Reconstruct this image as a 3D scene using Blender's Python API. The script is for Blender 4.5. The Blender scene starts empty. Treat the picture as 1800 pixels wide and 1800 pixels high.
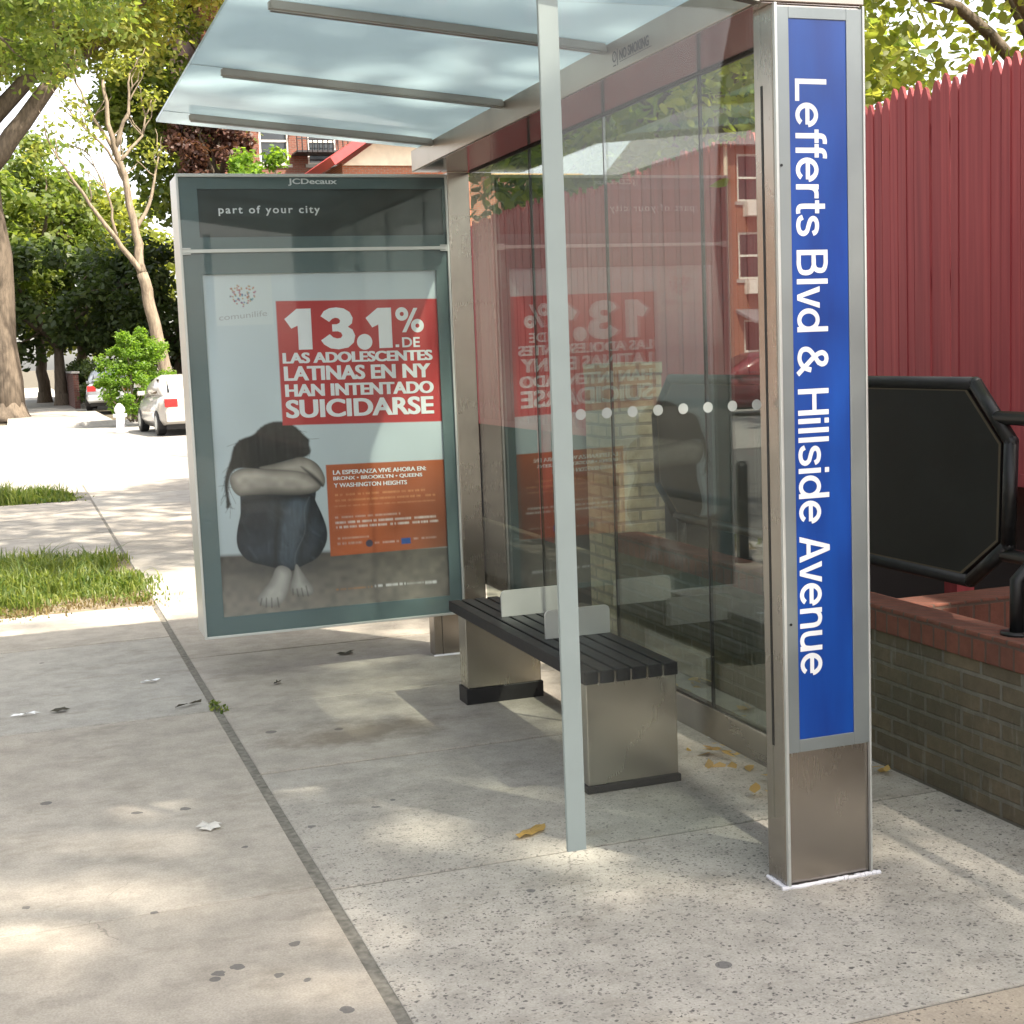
import bpy, bmesh, math, random, os
import numpy as np
from mathutils import Vector, Matrix

# ------------------------------------------------------------------ camera, sky, sun, exposure
scn = bpy.context.scene
C = scn.collection
CAM = (-2.33507, -3.60289, 1.63442)
YAW, PITCH, ROLL, FPX = 0.333497, -0.11449, -0.0391304, 2489.955
F = Vector((math.sin(YAW)*math.cos(PITCH), math.cos(YAW)*math.cos(PITCH), math.sin(PITCH)))
R = Vector((math.cos(YAW), -math.sin(YAW), 0)); U = R.cross(F)
R2 = math.cos(ROLL)*R + math.sin(ROLL)*U; U2 = -math.sin(ROLL)*R + math.cos(ROLL)*U
cd = bpy.data.cameras.new('camera'); co = bpy.data.objects.new('camera', cd); C.objects.link(co)
cd.sensor_width = 36; cd.sensor_fit = 'HORIZONTAL'; cd.lens = FPX/1800*36
cd.clip_start = 0.05; cd.clip_end = 3000
M = Matrix((R2, U2, -F)).transposed().to_4x4(); M.translation = CAM
co.matrix_world = M; scn.camera = co

SUN_EL = math.radians(52); SUN_AZ = math.radians(146.5)     # azimuth clockwise from +Y
SUN_DIR = Vector((math.sin(SUN_AZ)*math.cos(SUN_EL), math.cos(SUN_AZ)*math.cos(SUN_EL), math.sin(SUN_EL)))
w = bpy.data.worlds.new('World'); scn.world = w; w.use_nodes = True
nt = w.node_tree; bg = nt.nodes['Background']; bg.inputs[1].default_value = 0.15
st = nt.nodes.new('ShaderNodeTexSky'); st.sky_type = 'NISHITA'; st.sun_disc = False
st.sun_elevation = SUN_EL; st.sun_rotation = SUN_AZ; st.dust_density = 2.5; st.ozone_density = 1.0; st.air_density = 1.0
hz = nt.nodes.new('ShaderNodeHueSaturation'); hz.inputs['Saturation'].default_value = .45      # bright, hazy white sky
nt.links.new(st.outputs[0], hz.inputs['Color']); hm = nt.nodes.new('ShaderNodeMix'); hm.data_type = 'RGBA'; hm.blend_type = 'MULTIPLY'; hm.inputs[0].default_value = 1; hm.inputs[7].default_value = (1.0, .945, .895, 1)   # warm summer haze
nt.links.new(hz.outputs[0], hm.inputs[6]); nt.links.new(hm.outputs[2], bg.inputs[0])
sl = bpy.data.lights.new('sun', 'SUN'); sl.energy = 3.5; sl.angle = math.radians(1.0); sl.color = (1, .90, .76)
so = bpy.data.objects.new('sun', sl); C.objects.link(so)
so.rotation_euler = SUN_DIR.to_track_quat('Z', 'Y').to_euler()
scn.view_settings.view_transform = 'Standard'; scn.view_settings.look = 'None'
scn.view_settings.gamma = 1; scn.view_settings.exposure = 1.95
scn.cycles.max_bounces = 10; scn.cycles.transparent_max_bounces = 24
scn.cycles.glossy_bounces = 5; scn.cycles.transmission_bounces = 6
scn.cycles.caustics_reflective = False; scn.cycles.caustics_refractive = False
scn.cycles.use_denoising = True
scn.cycles.sample_clamp_indirect = 6

rnd = random.Random(7)
# ------------------------------------------------------------------ material helpers
def new_mat(name):
    m = bpy.data.materials.new(name); m.use_nodes = True
    return m, m.node_tree.nodes, m.node_tree.links, m.node_tree.nodes['Principled BSDF']
def pset(p, **k):
    for a, v in k.items():
        a = a.replace('_', ' ')
        if a in p.inputs:
            p.inputs[a].default_value = (*v, 1) if isinstance(v, tuple) and len(v) == 3 else v
def tex(n, l, kind, scale, vec=None, **k):
    t = n.new('ShaderNodeTex'+kind)
    if 'Scale' in t.inputs: t.inputs['Scale'].default_value = scale
    for a, v in k.items():
        if a in t.inputs: t.inputs[a].default_value = v
        else: setattr(t, a, v)
    if vec is not None: l.new(vec, t.inputs['Vector'])
    return t
def ramp(n, l, fac, stops):
    r = n.new('ShaderNodeValToRGB'); e = r.color_ramp.elements
    while len(e) < len(stops): e.new(0.5)
    for el, (pos, col) in zip(e, stops):
        el.position = pos; el.color = (*col, 1) if len(col) == 3 else col
    l.new(fac, r.inputs[0]); return r
def mixc(n, l, fac, a, b, mode='MIX'):
    m = n.new('ShaderNodeMix'); m.data_type = 'RGBA'; m.blend_type = mode
    for s, v in ((0, fac), (6, a), (7, b)):
        if hasattr(v, 'is_output'): l.new(v, m.inputs[s])
        elif s == 0: m.inputs[0].default_value = v
        else: m.inputs[s].default_value = (*v, 1)
    return m.outputs[2]
def math_(n, l, op, a, b=None, c=None):
    m = n.new('ShaderNodeMath'); m.operation = op
    for i, v in enumerate((a, b, c)):
        if v is None: continue
        if hasattr(v, 'is_output'): l.new(v, m.inputs[i])
        else: m.inputs[i].default_value = v
    return m.outputs[0]
def objco(n, l, scale=None):
    t = n.new('ShaderNodeTexCoord').outputs['Object']
    if scale is None: return t
    mp = n.new('ShaderNodeMapping'); mp.inputs['Scale'].default_value = scale; l.new(t, mp.inputs[0]); return mp.outputs[0]
def bump(n, l, p, h, strength, dist=0.01):
    b = n.new('ShaderNodeBump'); b.inputs['Strength'].default_value = strength; b.inputs['Distance'].default_value = dist
    l.new(h, b.inputs['Height']); l.new(b.outputs[0], p.inputs['Normal'])

def plain(name, col, rough=.6, metal=0., var=.12, scale=9., **k):
    m, n, l, p = new_mat(name); pset(p, Roughness=rough, Metallic=metal, **k)
    t = tex(n, l, 'Noise', scale, objco(n, l), Detail=6)
    dk = tuple(c*(1-var) for c in col); lt = tuple(min(1, c*(1+var)) for c in col)
    r = ramp(n, l, t.outputs[0], [(.3, dk), (.7, lt)]); l.new(r.outputs[0], p.inputs['Base Color'])
    rr = math_(n, l, 'MULTIPLY_ADD', t.outputs[0], .2, rough-.1); l.new(rr, p.inputs['Roughness'])
    return m
def steel(name, col=(.60, .57, .53), rough=.26, axis=2):
    m, n, l, p = new_mat(name); pset(p, Metallic=1.0)
    sc = [130, 130, 130]; sc[axis] = 1.5
    t = tex(n, l, 'Noise', 1.0, objco(n, l, tuple(sc)), Detail=3)
    big = tex(n, l, 'Noise', 2.2, objco(n, l), Detail=5)
    r = ramp(n, l, big.outputs[0], [(.3, tuple(c*.84 for c in col)), (.7, col)])
    l.new(r.outputs[0], p.inputs['Base Color'])
    a = math_(n, l, 'MULTIPLY_ADD', t.outputs[0], .02, rough-.01)
    a = math_(n, l, 'MULTIPLY_ADD', big.outputs[0], .14, a); a = math_(n, l, 'SUBTRACT', a, .07)
    l.new(a, p.inputs['Roughness']); pset(p, Anisotropic=.35)
    sm = tex(n, l, 'Noise', 1.0, objco(n, l, (4, 4, 2.6)), Detail=4, Roughness=.55)     # handled, smudged patches
    c = mixc(n, l, ramp(n, l, sm.outputs[0], [(.5, (0, 0, 0)), (.72, (.5, .5, .5))]).outputs[0], r.outputs[0], tuple(x*.62 for x in col)); l.new(c, p.inputs['Base Color'])
    return m
def glass_mat(name, tint=(.90, .95, .93), rough=.0, dirt=.03, f0=.04, refl=1.0):
    m, n, l, p = new_mat(name); n.remove(p); out = n['Material Output']
    geo = n.new('ShaderNodeNewGeometry')
    dp = n.new('ShaderNodeVectorMath'); dp.operation = 'DOT_PRODUCT'
    l.new(geo.outputs['Normal'], dp.inputs[0]); l.new(geo.outputs['Incoming'], dp.inputs[1])
    c = math_(n, l, 'ABSOLUTE', dp.outputs['Value']); c = math_(n, l, 'SUBTRACT', 1.0, c)
    c5 = math_(n, l, 'POWER', c, 5.0); fr = math_(n, l, 'MULTIPLY_ADD', c5, (1-f0)*refl, f0*refl)
    tr = n.new('ShaderNodeBsdfTransparent'); tr.inputs[0].default_value = (*tint, 1)
    gl = n.new('ShaderNodeBsdfGlossy'); gl.inputs['Roughness'].default_value = rough; gl.inputs[0].default_value = (1, 1, 1, 1)
    mx = n.new('ShaderNodeMixShader'); l.new(fr, mx.inputs[0]); l.new(tr.outputs[0], mx.inputs[1]); l.new(gl.outputs[0], mx.inputs[2])
    df = n.new('ShaderNodeBsdfDiffuse'); df.inputs[0].default_value = (.55, .58, .55, 1)
    t = tex(n, l, 'Noise', 3.0, objco(n, l, (1, 1, .35)), Detail=8, Roughness=.7)
    dr = ramp(n, l, t.outputs[0], [(.42, (0, 0, 0)), (.75, (dirt*2,)*3)])
    m2 = n.new('ShaderNodeMixShader'); l.new(dr.outputs[0], m2.inputs[0]); l.new(mx.outputs[0], m2.inputs[1]); l.new(df.outputs[0], m2.inputs[2])
    l.new(m2.outputs[0], out.inputs[0]); return m
def wallco(n, l, s=1.0):
    """vector running along an axis-aligned wall: (x+y, z)"""
    t = n.new('ShaderNodeTexCoord').outputs['Object']; sx = n.new('ShaderNodeSeparateXYZ'); l.new(t, sx.inputs[0])
    a = math_(n, l, 'ADD', sx.outputs[0], sx.outputs[1]); cb = n.new('ShaderNodeCombineXYZ')
    l.new(a, cb.inputs[0]); l.new(sx.outputs[2], cb.inputs[1])
    return cb.outputs[0], t
def brick(name, c1, c2, mortar, stain=None, bw=.21, bh=.067, ms=.01, rough=.9, lime=False):
    m, n, l, p = new_mat(name); pset(p, Roughness=rough)
    v, oc = wallco(n, l)
    wob = tex(n, l, 'Noise', 7.0, oc, Detail=3)
    add = n.new('ShaderNodeVectorMath'); add.operation = 'MULTIPLY_ADD'; l.new(wob.outputs['Color'], add.inputs[0]); add.inputs[1].default_value = (.008, .008, 0); l.new(v, add.inputs[2])
    b = tex(n, l, 'Brick', 1.0, add.outputs[0]); b.inputs['Brick Width'].default_value = bw; b.inputs['Row Height'].default_value = bh
    b.inputs['Mortar Size'].default_value = ms; b.inputs['Mortar Smooth'].default_value = .3; b.inputs['Bias'].default_value = 0
    for i, c in enumerate((c1, c2, mortar)): b.inputs[1+i].default_value = (*c, 1)
    nz = tex(n, l, 'Noise', 14.0, oc, Detail=8, Roughness=.7)
    col = mixc(n, l, .55, b.outputs[0], ramp(n, l, nz.outputs[0], [(.3, (.35, .35, .35)), (.72, (1.0, 1.0, 1.0))]).outputs[0], 'MULTIPLY')
    if stain:
        sn = tex(n, l, 'Noise', 1.6, oc, Detail=9, Roughness=.75)
        f = ramp(n, l, sn.outputs[0], [(.42, (0, 0, 0)), (.66, (.8, .8, .8))])
        col = mixc(n, l, f.outputs[0], col, stain)
    if lime:
        st_ = tex(n, l, 'Noise', 1.0, objco(n, l, (34, 34, 5.5)), Detail=4)
        col = mixc(n, l, ramp(n, l, st_.outputs[0], [(.60, (0, 0, 0)), (.72, (.55, .55, .55))]).outputs[0], col, (.21, .20, .165))
    l.new(col, p.inputs['Base Color'])
    h = math_(n, l, 'MULTIPLY_ADD', b.outputs['Fac'], -1.0, nz.outputs[0]); bump(n, l, p, h, .7, .008)
    return m

M_ = {}
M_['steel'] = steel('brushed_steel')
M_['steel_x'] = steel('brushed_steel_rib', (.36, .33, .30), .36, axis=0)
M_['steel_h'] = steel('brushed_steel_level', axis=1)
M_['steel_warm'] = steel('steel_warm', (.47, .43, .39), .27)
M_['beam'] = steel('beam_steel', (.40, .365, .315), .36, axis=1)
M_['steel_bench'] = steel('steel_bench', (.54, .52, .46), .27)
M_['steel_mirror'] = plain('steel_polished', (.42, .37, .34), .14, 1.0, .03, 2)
M_['alu'] = plain('anodised_frame', (.42, .45, .44), .35, .7, .06, 5)
M_['alu_pale'] = plain('pale_frame', (.56, .58, .56), .38, .55, .06, 5)
M_['sign_frame'] = plain('grey_sign_frame', (.25, .28, .28), .42, .6, .08, 4)
M_['teal'] = plain('screen_printed_border', (.105, .150, .155), .45, 0, .10, 3)
M_['dark_window'] = plain('header_window', (.035, .045, .045), .35, 0, .3, 4)
M_['black_plastic'] = plain('black_recycled_slats', (.011, .012, .014), .5, 0, .5, 30, Specular_IOR_Level=.3)
M_['black_paint'] = plain('black_paint', (.008, .009, .010), .42, 0, .3, 12, Specular_IOR_Level=.4)
M_['black_rubber'] = plain('black_rubber', (.012, .012, .013), .6, 0, .2, 20)
M_['white_print'] = plain('white_ink', (.80, .82, .84), .5, 0, .02, 20)
M_['grey_print'] = plain('grey_ink', (.42, .44, .46), .5, 0, .02, 20)
M_['black_print'] = plain('black_ink', (.03, .03, .035), .5, 0, .05, 20)
M_['frost'] = plain('frosted_band', (.29, .345, .335), .55, 0, .05, 6)
M_['dot_film'] = plain('dot_film', (.34, .37, .355), .6, 0, .05, 6, Alpha=.72)
M_['sealant'] = plain('white_sealant', (.74, .74, .78), .6, 0, .08, 30)
M_['seam'] = plain('black_seam', (.006, .006, .006), .5, 0, .1, 20)
M_['glass'] = glass_mat('clear_glass', (.80, .845, .815), 0, .005, .055, 1.3)
M_['end_glass'] = glass_mat('end_glass', (.965, .982, .972), 0, .008, .03, .5)
M_['cover_glass'] = glass_mat('cover_glass', (.975, .988, .983), .02, .004, .03, .36)
M_['dark_glass'] = plain('window_glass', (.02, .025, .03), .06, 0, .4, 2)
M_['car_glass'] = plain('car_glass', (.012, .014, .016), .05, 0, .2, 2)

def blue_mat():
    m, n, l, p = new_mat('blue_backlit_film'); pset(p, Roughness=.30)
    oc = objco(n, l); sx = n.new('ShaderNodeSeparateXYZ'); l.new(oc, sx.inputs[0])
    t = tex(n, l, 'Noise', 3.0, objco(n, l, (3, 1, .5)), Detail=4)
    r = ramp(n, l, t.outputs[0], [(.3, (.004, .036, .23)), (.72, (.006, .072, .36))])
    l.new(r.outputs[0], p.inputs['Base Color']); return m
M_['blue'] = blue_mat()

def roof_mat():
    m, n, l, p = new_mat('frosted_roof_glass'); n.remove(p); out = n['Material Output']
    tl = n.new('ShaderNodeBsdfTranslucent'); tl.inputs[0].default_value = (.70, .81, .84, 1)
    tr = n.new('ShaderNodeBsdfTransparent'); tr.inputs[0].default_value = (.80, .90, .92, 1)
    df = n.new('ShaderNodeBsdfDiffuse'); df.inputs[0].default_value = (.50, .58, .60, 1)
    gl = n.new('ShaderNodeBsdfGlossy'); gl.inputs['Roughness'].default_value = .06
    lw = n.new('ShaderNodeLayerWeight'); lw.inputs[0].default_value = .35
    a = n.new('ShaderNodeMixShader'); a.inputs[0].default_value = .22; l.new(tl.outputs[0], a.inputs[1]); l.new(df.outputs[0], a.inputs[2])
    b = n.new('ShaderNodeMixShader'); b.inputs[0].default_value = .10; l.new(a.outputs[0], b.inputs[1]); l.new(tr.outputs[0], b.inputs[2])
    c = n.new('ShaderNodeMixShader'); f = math_(n, l, 'MULTIPLY', lw.outputs['Fresnel'], .6); l.new(f, c.inputs[0]); l.new(b.outputs[0], c.inputs[1]); l.new(gl.outputs[0], c.inputs[2])
    l.new(c.outputs[0], out.inputs[0]); return m
M_['roof'] = roof_mat()

GUM = [(-1.694, 0.230, 0.018), (-1.865, 0.146, 0.021), (-1.920, 0.125, 0.018), (-1.767, 0.048, 0.014), (-1.705, -0.013, 0.012), (-1.646, -0.227, 0.018), (-1.840, 1.610, 0.018), (-2.009, 1.642, 0.018), (-2.041, 0.638, 0.014), (-1.694, 1.097, 0.012), (-1.448, 1.206, 0.014), (-2.403, 0.848, 0.012), (-1.192, 1.315, 0.014), (-1.113, 1.370, 0.012), (-0.949, 0.321, 0.014)]
def wob2(n, l, oc):
    if 'wob2' in n: return n['wob2'].outputs[0]
    t = tex(n, l, 'Noise', 30.0, oc, Detail=2); a = n.new('ShaderNodeVectorMath'); a.name = 'wob2'; a.operation = 'MULTIPLY_ADD'
    l.new(t.outputs['Color'], a.inputs[0]); a.inputs[1].default_value = (.03, .03, 0); l.new(oc, a.inputs[2]); return a.outputs[0]
def concrete(name, base=(.44, .413, .362), chips=True):
    m, n, l, p = new_mat(name); pset(p, Roughness=.9)
    oc = objco(n, l)
    big = tex(n, l, 'Noise', .55, oc, Detail=8, Roughness=.65)
    mid = tex(n, l, 'Noise', 6.0, oc, Detail=9, Roughness=.7)
    fine = tex(n, l, 'Noise', 150.0, oc, Detail=3)
    c = ramp(n, l, big.outputs[0], [(.32, tuple(x*.86 for x in base)), (.68, tuple(x*1.10 for x in base))]).outputs[0]
    at = n.new('ShaderNodeAttribute'); at.attribute_name = 'tone'
    c = mixc(n, l, 1.0, c, at.outputs['Color'], 'MULTIPLY')
    c = mixc(n, l, .75, c, ramp(n, l, mid.outputs[0], [(.32, (.66, .66, .66)), (.6, (1.05, 1.05, 1.05))]).outputs[0], 'MULTIPLY')
    c = mixc(n, l, .5, c, ramp(n, l, fine.outputs[0], [(.3, (.62, .62, .62)), (.65, (1.1, 1.1, 1.1))]).outputs[0], 'MULTIPLY')
    # dirt stains with shapes of their own
    sn = tex(n, l, 'Noise', 1.3, objco(n, l, (1.0, 1.7, 1)), Detail=8, Roughness=.8)
    c = mixc(n, l, ramp(n, l, sn.outputs[0], [(.53, (0, 0, 0)), (.72, (.50, .50, .50))]).outputs[0], c, (.17, .155, .125))
    # gum spots
    vo = tex(n, l, 'Voronoi', 3.1, oc); vo.inputs['Randomness'].default_value = 1
    gate = n.new('ShaderNodeSeparateColor'); l.new(vo.outputs['Color'], gate.inputs[0])
    rad = math_(n, l, 'MULTIPLY_ADD', gate.outputs[1], .055, .035)
    spot = math_(n, l, 'LESS_THAN', vo.outputs['Distance'], rad); spot = math_(n, l, 'MULTIPLY', spot, math_(n, l, 'GREATER_THAN', gate.outputs[0], .58))
    c = mixc(n, l, math_(n, l, 'MULTIPLY', spot, .72), c, (.07, .07, .075))
    # trodden gum and a stain where they lie in the photograph
    gum = None
    for gx_, gy_, gr_ in GUM:
        dv = n.new('ShaderNodeVectorMath'); dv.operation = 'DISTANCE'; l.new(wob2(n, l, oc), dv.inputs[0]); dv.inputs[1].default_value = (gx_, gy_, 0)
        gq = math_(n, l, 'LESS_THAN', dv.outputs['Value'], gr_); gum = gq if gum is None else math_(n, l, 'MAXIMUM', gum, gq)
    c = mixc(n, l, math_(n, l, 'MULTIPLY', gum, .72), c, (.075, .075, .08))
    mp = n.new('ShaderNodeMapping'); mp.inputs['Location'].default_value = (1.02/.46, -2.33/.22, 0); mp.inputs['Scale'].default_value = (1/.46, 1/.22, 0); l.new(oc, mp.inputs[0])
    ln_ = n.new('ShaderNodeVectorMath'); ln_.operation = 'LENGTH'; l.new(mp.outputs[0], ln_.inputs[0])
    sv = math_(n, l, 'ADD', ln_.outputs['Value'], math_(n, l, 'MULTIPLY_ADD', mid.outputs[0], 1.8, -.9))
    sr = n.new('ShaderNodeMapRange'); l.new(sv, sr.inputs[0]); sr.inputs[1].default_value = 1.05; sr.inputs[2].default_value = .35
    c = mixc(n, l, math_(n, l, 'MULTIPLY', sr.outputs[0], .62), c, (.15, .115, .075))
    # hairline cracks
    cw_ = tex(n, l, 'Noise', 3.0, oc, Detail=5); ca = n.new('ShaderNodeVectorMath'); ca.operation = 'MULTIPLY_ADD'; l.new(cw_.outputs['Color'], ca.inputs[0]); ca.inputs[1].default_value = (.35, .35, 0); l.new(oc, ca.inputs[2])
    cv = tex(n, l, 'Voronoi', .62, ca.outputs[0], feature='DISTANCE_TO_EDGE'); cm = tex(n, l, 'Noise', .8, oc, Detail=2)
    ck = math_(n, l, 'MULTIPLY', math_(n, l, 'LESS_THAN', cv.outputs['Distance'], .0012), math_(n, l, 'GREATER_THAN', cm.outputs[0], .60))
    c = mixc(n, l, math_(n, l, 'MULTIPLY', ck, .4), c, (.10, .09, .075))
    # blotchy grime by the bench and along the shelter
    gr = tex(n, l, 'Noise', 2.6, objco(n, l, (1.0, 2.0, 1)), Detail=9, Roughness=.75)
    c = mixc(n, l, ramp(n, l, gr.outputs[0], [(.54, (0, 0, 0)), (.66, (.42, .42, .42))]).outputs[0], c, (.20, .175, .135))
    hgt = fine.outputs[0]
    if chips:
        sp = n.new('ShaderNodeSeparateXYZ'); l.new(oc, sp.inputs[0])
        jit = tex(n, l, 'Noise', 60.0, oc, Detail=3)
        ad = n.new('ShaderNodeVectorMath'); ad.operation = 'MULTIPLY_ADD'; l.new(jit.outputs['Color'], ad.inputs[0]); ad.inputs[1].default_value = (.022, .022, 0); l.new(oc, ad.inputs[2])
        dens = tex(n, l, 'Noise', 2.2, oc, Detail=4)
        chip = None
        for sc_, lo in ((64.0, .83), (118.0, .80)):
            v2 = tex(n, l, 'Voronoi', sc_, ad.outputs[0])
            s2 = n.new('ShaderNodeSeparateColor'); l.new(v2.outputs['Color'], s2.inputs[0])
            r2 = math_(n, l, 'MULTIPLY_ADD', s2.outputs[2], .34, .05)
            ed = n.new('ShaderNodeMapRange'); l.new(math_(n, l, 'SUBTRACT', r2, v2.outputs['Distance']), ed.inputs[0]); ed.inputs[1].default_value = -.05; ed.inputs[2].default_value = .08
            ch = math_(n, l, 'MULTIPLY', ed.outputs[0], math_(n, l, 'GREATER_THAN', s2.outputs[0], math_(n, l, 'MULTIPLY_ADD', dens.outputs[0], -.85, lo+.12)))
            ch = math_(n, l, 'MULTIPLY', ch, math_(n, l, 'MULTIPLY_ADD', s2.outputs[1], .5, .5))
            chip = ch if chip is None else math_(n, l, 'MAXIMUM', chip, ch)
        # worn, exposed aggregate on the walk beside the shelter's near end only
        gx = math_(n, l, 'GREATER_THAN', sp.outputs[0], -1.54)
        gy = n.new('ShaderNodeMapRange'); l.new(sp.outputs[1], gy.inputs[0])
        gy.inputs[1].default_value = 2.1; gy.inputs[2].default_value = .3; gy.inputs[3].default_value = .10; gy.inputs[4].default_value = .95
        g = math_(n, l, 'MULTIPLY', gx, gy.outputs[0]); g = math_(n, l, 'MAXIMUM', g, .05)
        c = mixc(n, l, math_(n, l, 'MULTIPLY', math_(n, l, 'MULTIPLY', chip, g), .92), c, (.065, .06, .058))
        hgt = math_(n, l, 'MULTIPLY_ADD', math_(n, l, 'MULTIPLY', chip, g), -1.5, fine.outputs[0])
    l.new(c, p.inputs['Base Color']); bump(n, l, p, hgt, .35, .004); return m
M_['concrete'] = concrete('concrete_walk')
M_['soil'] = plain('dark_soil', (.035, .028, .02), .95, 0, .5, 20)
M_['verge_soil'] = plain('verge_dirt', (.19, .155, .105), .95, 0, .4, 12)
M_['joint'] = plain('joint_dirt', (.17, .16, .135), .95, 0, .4, 40)
M_['asphalt'] = plain('asphalt', (.10, .098, .094), .9, 0, .2, 25)
M_['road_pale'] = plain('sun_paled_road', (.28, .27, .25), .9, 0, .14, 8)  # asphalt with the glare of full sun put into its base colour
M_['curb'] = plain('curb_stone', (.36, .35, .33), .85, 0, .15, 12)
M_['earth'] = plain('earth', (.10, .085, .055), .95, 0, .35, 3)
M_['brick_olive'] = brick('olive_mossy_brick', (.195, .158, .100), (.125, .105, .070), (.20, .19, .155), stain=(.070, .070, .045), ms=.009, lime=True)
M_['brick_red_cap'] = brick('red_brick_on_edge', (.235, .085, .055), (.175, .068, .046), (.13, .085, .065), bw=.072, bh=.3, ms=.006)
M_['brick_tan'] = brick('buff_brick', (.54, .47, .33), (.46, .40, .27), (.32, .28, .22))
M_['brick_orange'] = brick('orange_brick', (.36, .115, .05), (.29, .095, .045), (.28, .22, .17))
M_['brick_dark'] = brick('dark_red_brick', (.16, .055, .042), (.12, .045, .036), (.16, .12, .10))

def fence_mat():
    m, n, l, p = new_mat('red_fence_paint'); pset(p, Roughness=.62)
    oc = objco(n, l, (40, 40, 1.2)); t = tex(n, l, 'Noise', 1.0, oc, Detail=5)
    g = n.new('ShaderNodeNewGeometry')
    c = ramp(n, l, t.outputs[0], [(.3, (.30, .040, .046)), (.7, (.41, .066, .068))]).outputs[0]
    c = mixc(n, l, .8, c, ramp(n, l, g.outputs['Random Per Island'], [(0, (.80, .80, .82)), (1, (1.1, 1.08, 1.05))]).outputs[0], 'MULTIPLY')
    l.new(c, p.inputs['Base Color']); bump(n, l, p, t.outputs[0], .35, .003); return m
M_['fence'] = fence_mat()

def leaf_mat(name, a, b, trans=.45, rough=.5):
    m, n, l, p = new_mat(name); out = n['Material Output']
    g = n.new('ShaderNodeNewGeometry')
    c = ramp(n, l, g.outputs['Random Per Island'], [(0, a), (1, b)]).outputs[0]
    l.new(c, p.inputs['Base Color']); pset(p, Roughness=rough)
    tl = n.new('ShaderNodeBsdfTranslucent')
    c2 = mixc(n, l, .6, c, (1.0, .95, .25), 'MULTIPLY'); hs = n.new('ShaderNodeHueSaturation'); hs.inputs['Value'].default_value = 2.7; l.new(c2, hs.inputs['Color']); l.new(hs.outputs[0], tl.inputs[0])
    mx = n.new('ShaderNodeMixShader'); mx.inputs[0].default_value = trans; l.new(p.outputs[0], mx.inputs[1]); l.new(tl.outputs[0], mx.inputs[2]); l.new(mx.outputs[0], out.inputs[0])
    return m
M_['leaf_mid'] = leaf_mat('leaf_mid_green', (.07, .115, .022), (.165, .20, .045))
M_['leaf_yellow'] = leaf_mat('leaf_yellow_green', (.10, .135, .022), (.23, .24, .06), .5)
M_['leaf_dark'] = leaf_mat('leaf_dark_green', (.03, .055, .016), (.07, .10, .028), .35)
M_['leaf_bright'] = leaf_mat('leaf_bright_green', (.075, .15, .015), (.14, .22, .03), .5)
M_['leaf_purple'] = leaf_mat('leaf_purple_brown', (.05, .022, .02), (.10, .05, .035), .3)
M_['leaf_dry'] = leaf_mat('leaf_dry', (.30, .19, .06), (.42, .30, .11), .3)
M_['grass_blade'] = leaf_mat('grass_blade', (.05, .10, .015), (.19, .22, .055), .4)

M_['grass_dry'] = leaf_mat('grass_dry', (.10, .075, .03), (.20, .155, .07), .3)
def bark_mat(name, a, b):
    m, n, l, p = new_mat(name); pset(p, Roughness=.95)
    t = tex(n, l, 'Noise', 1.0, objco(n, l, (14, 14, 2.2)), Detail=7, Roughness=.7)
    l.new(ramp(n, l, t.outputs[0], [(.3, a), (.7, b)]).outputs[0], p.inputs['Base Color']); bump(n, l, p, t.outputs[0], .8, .03); return m
M_['bark'] = bark_mat('bark_grey_brown', (.07, .055, .04), (.19, .15, .11))
M_['bark_pale'] = bark_mat('bark_pale', (.09, .07, .05), (.30, .24, .17))

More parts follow.
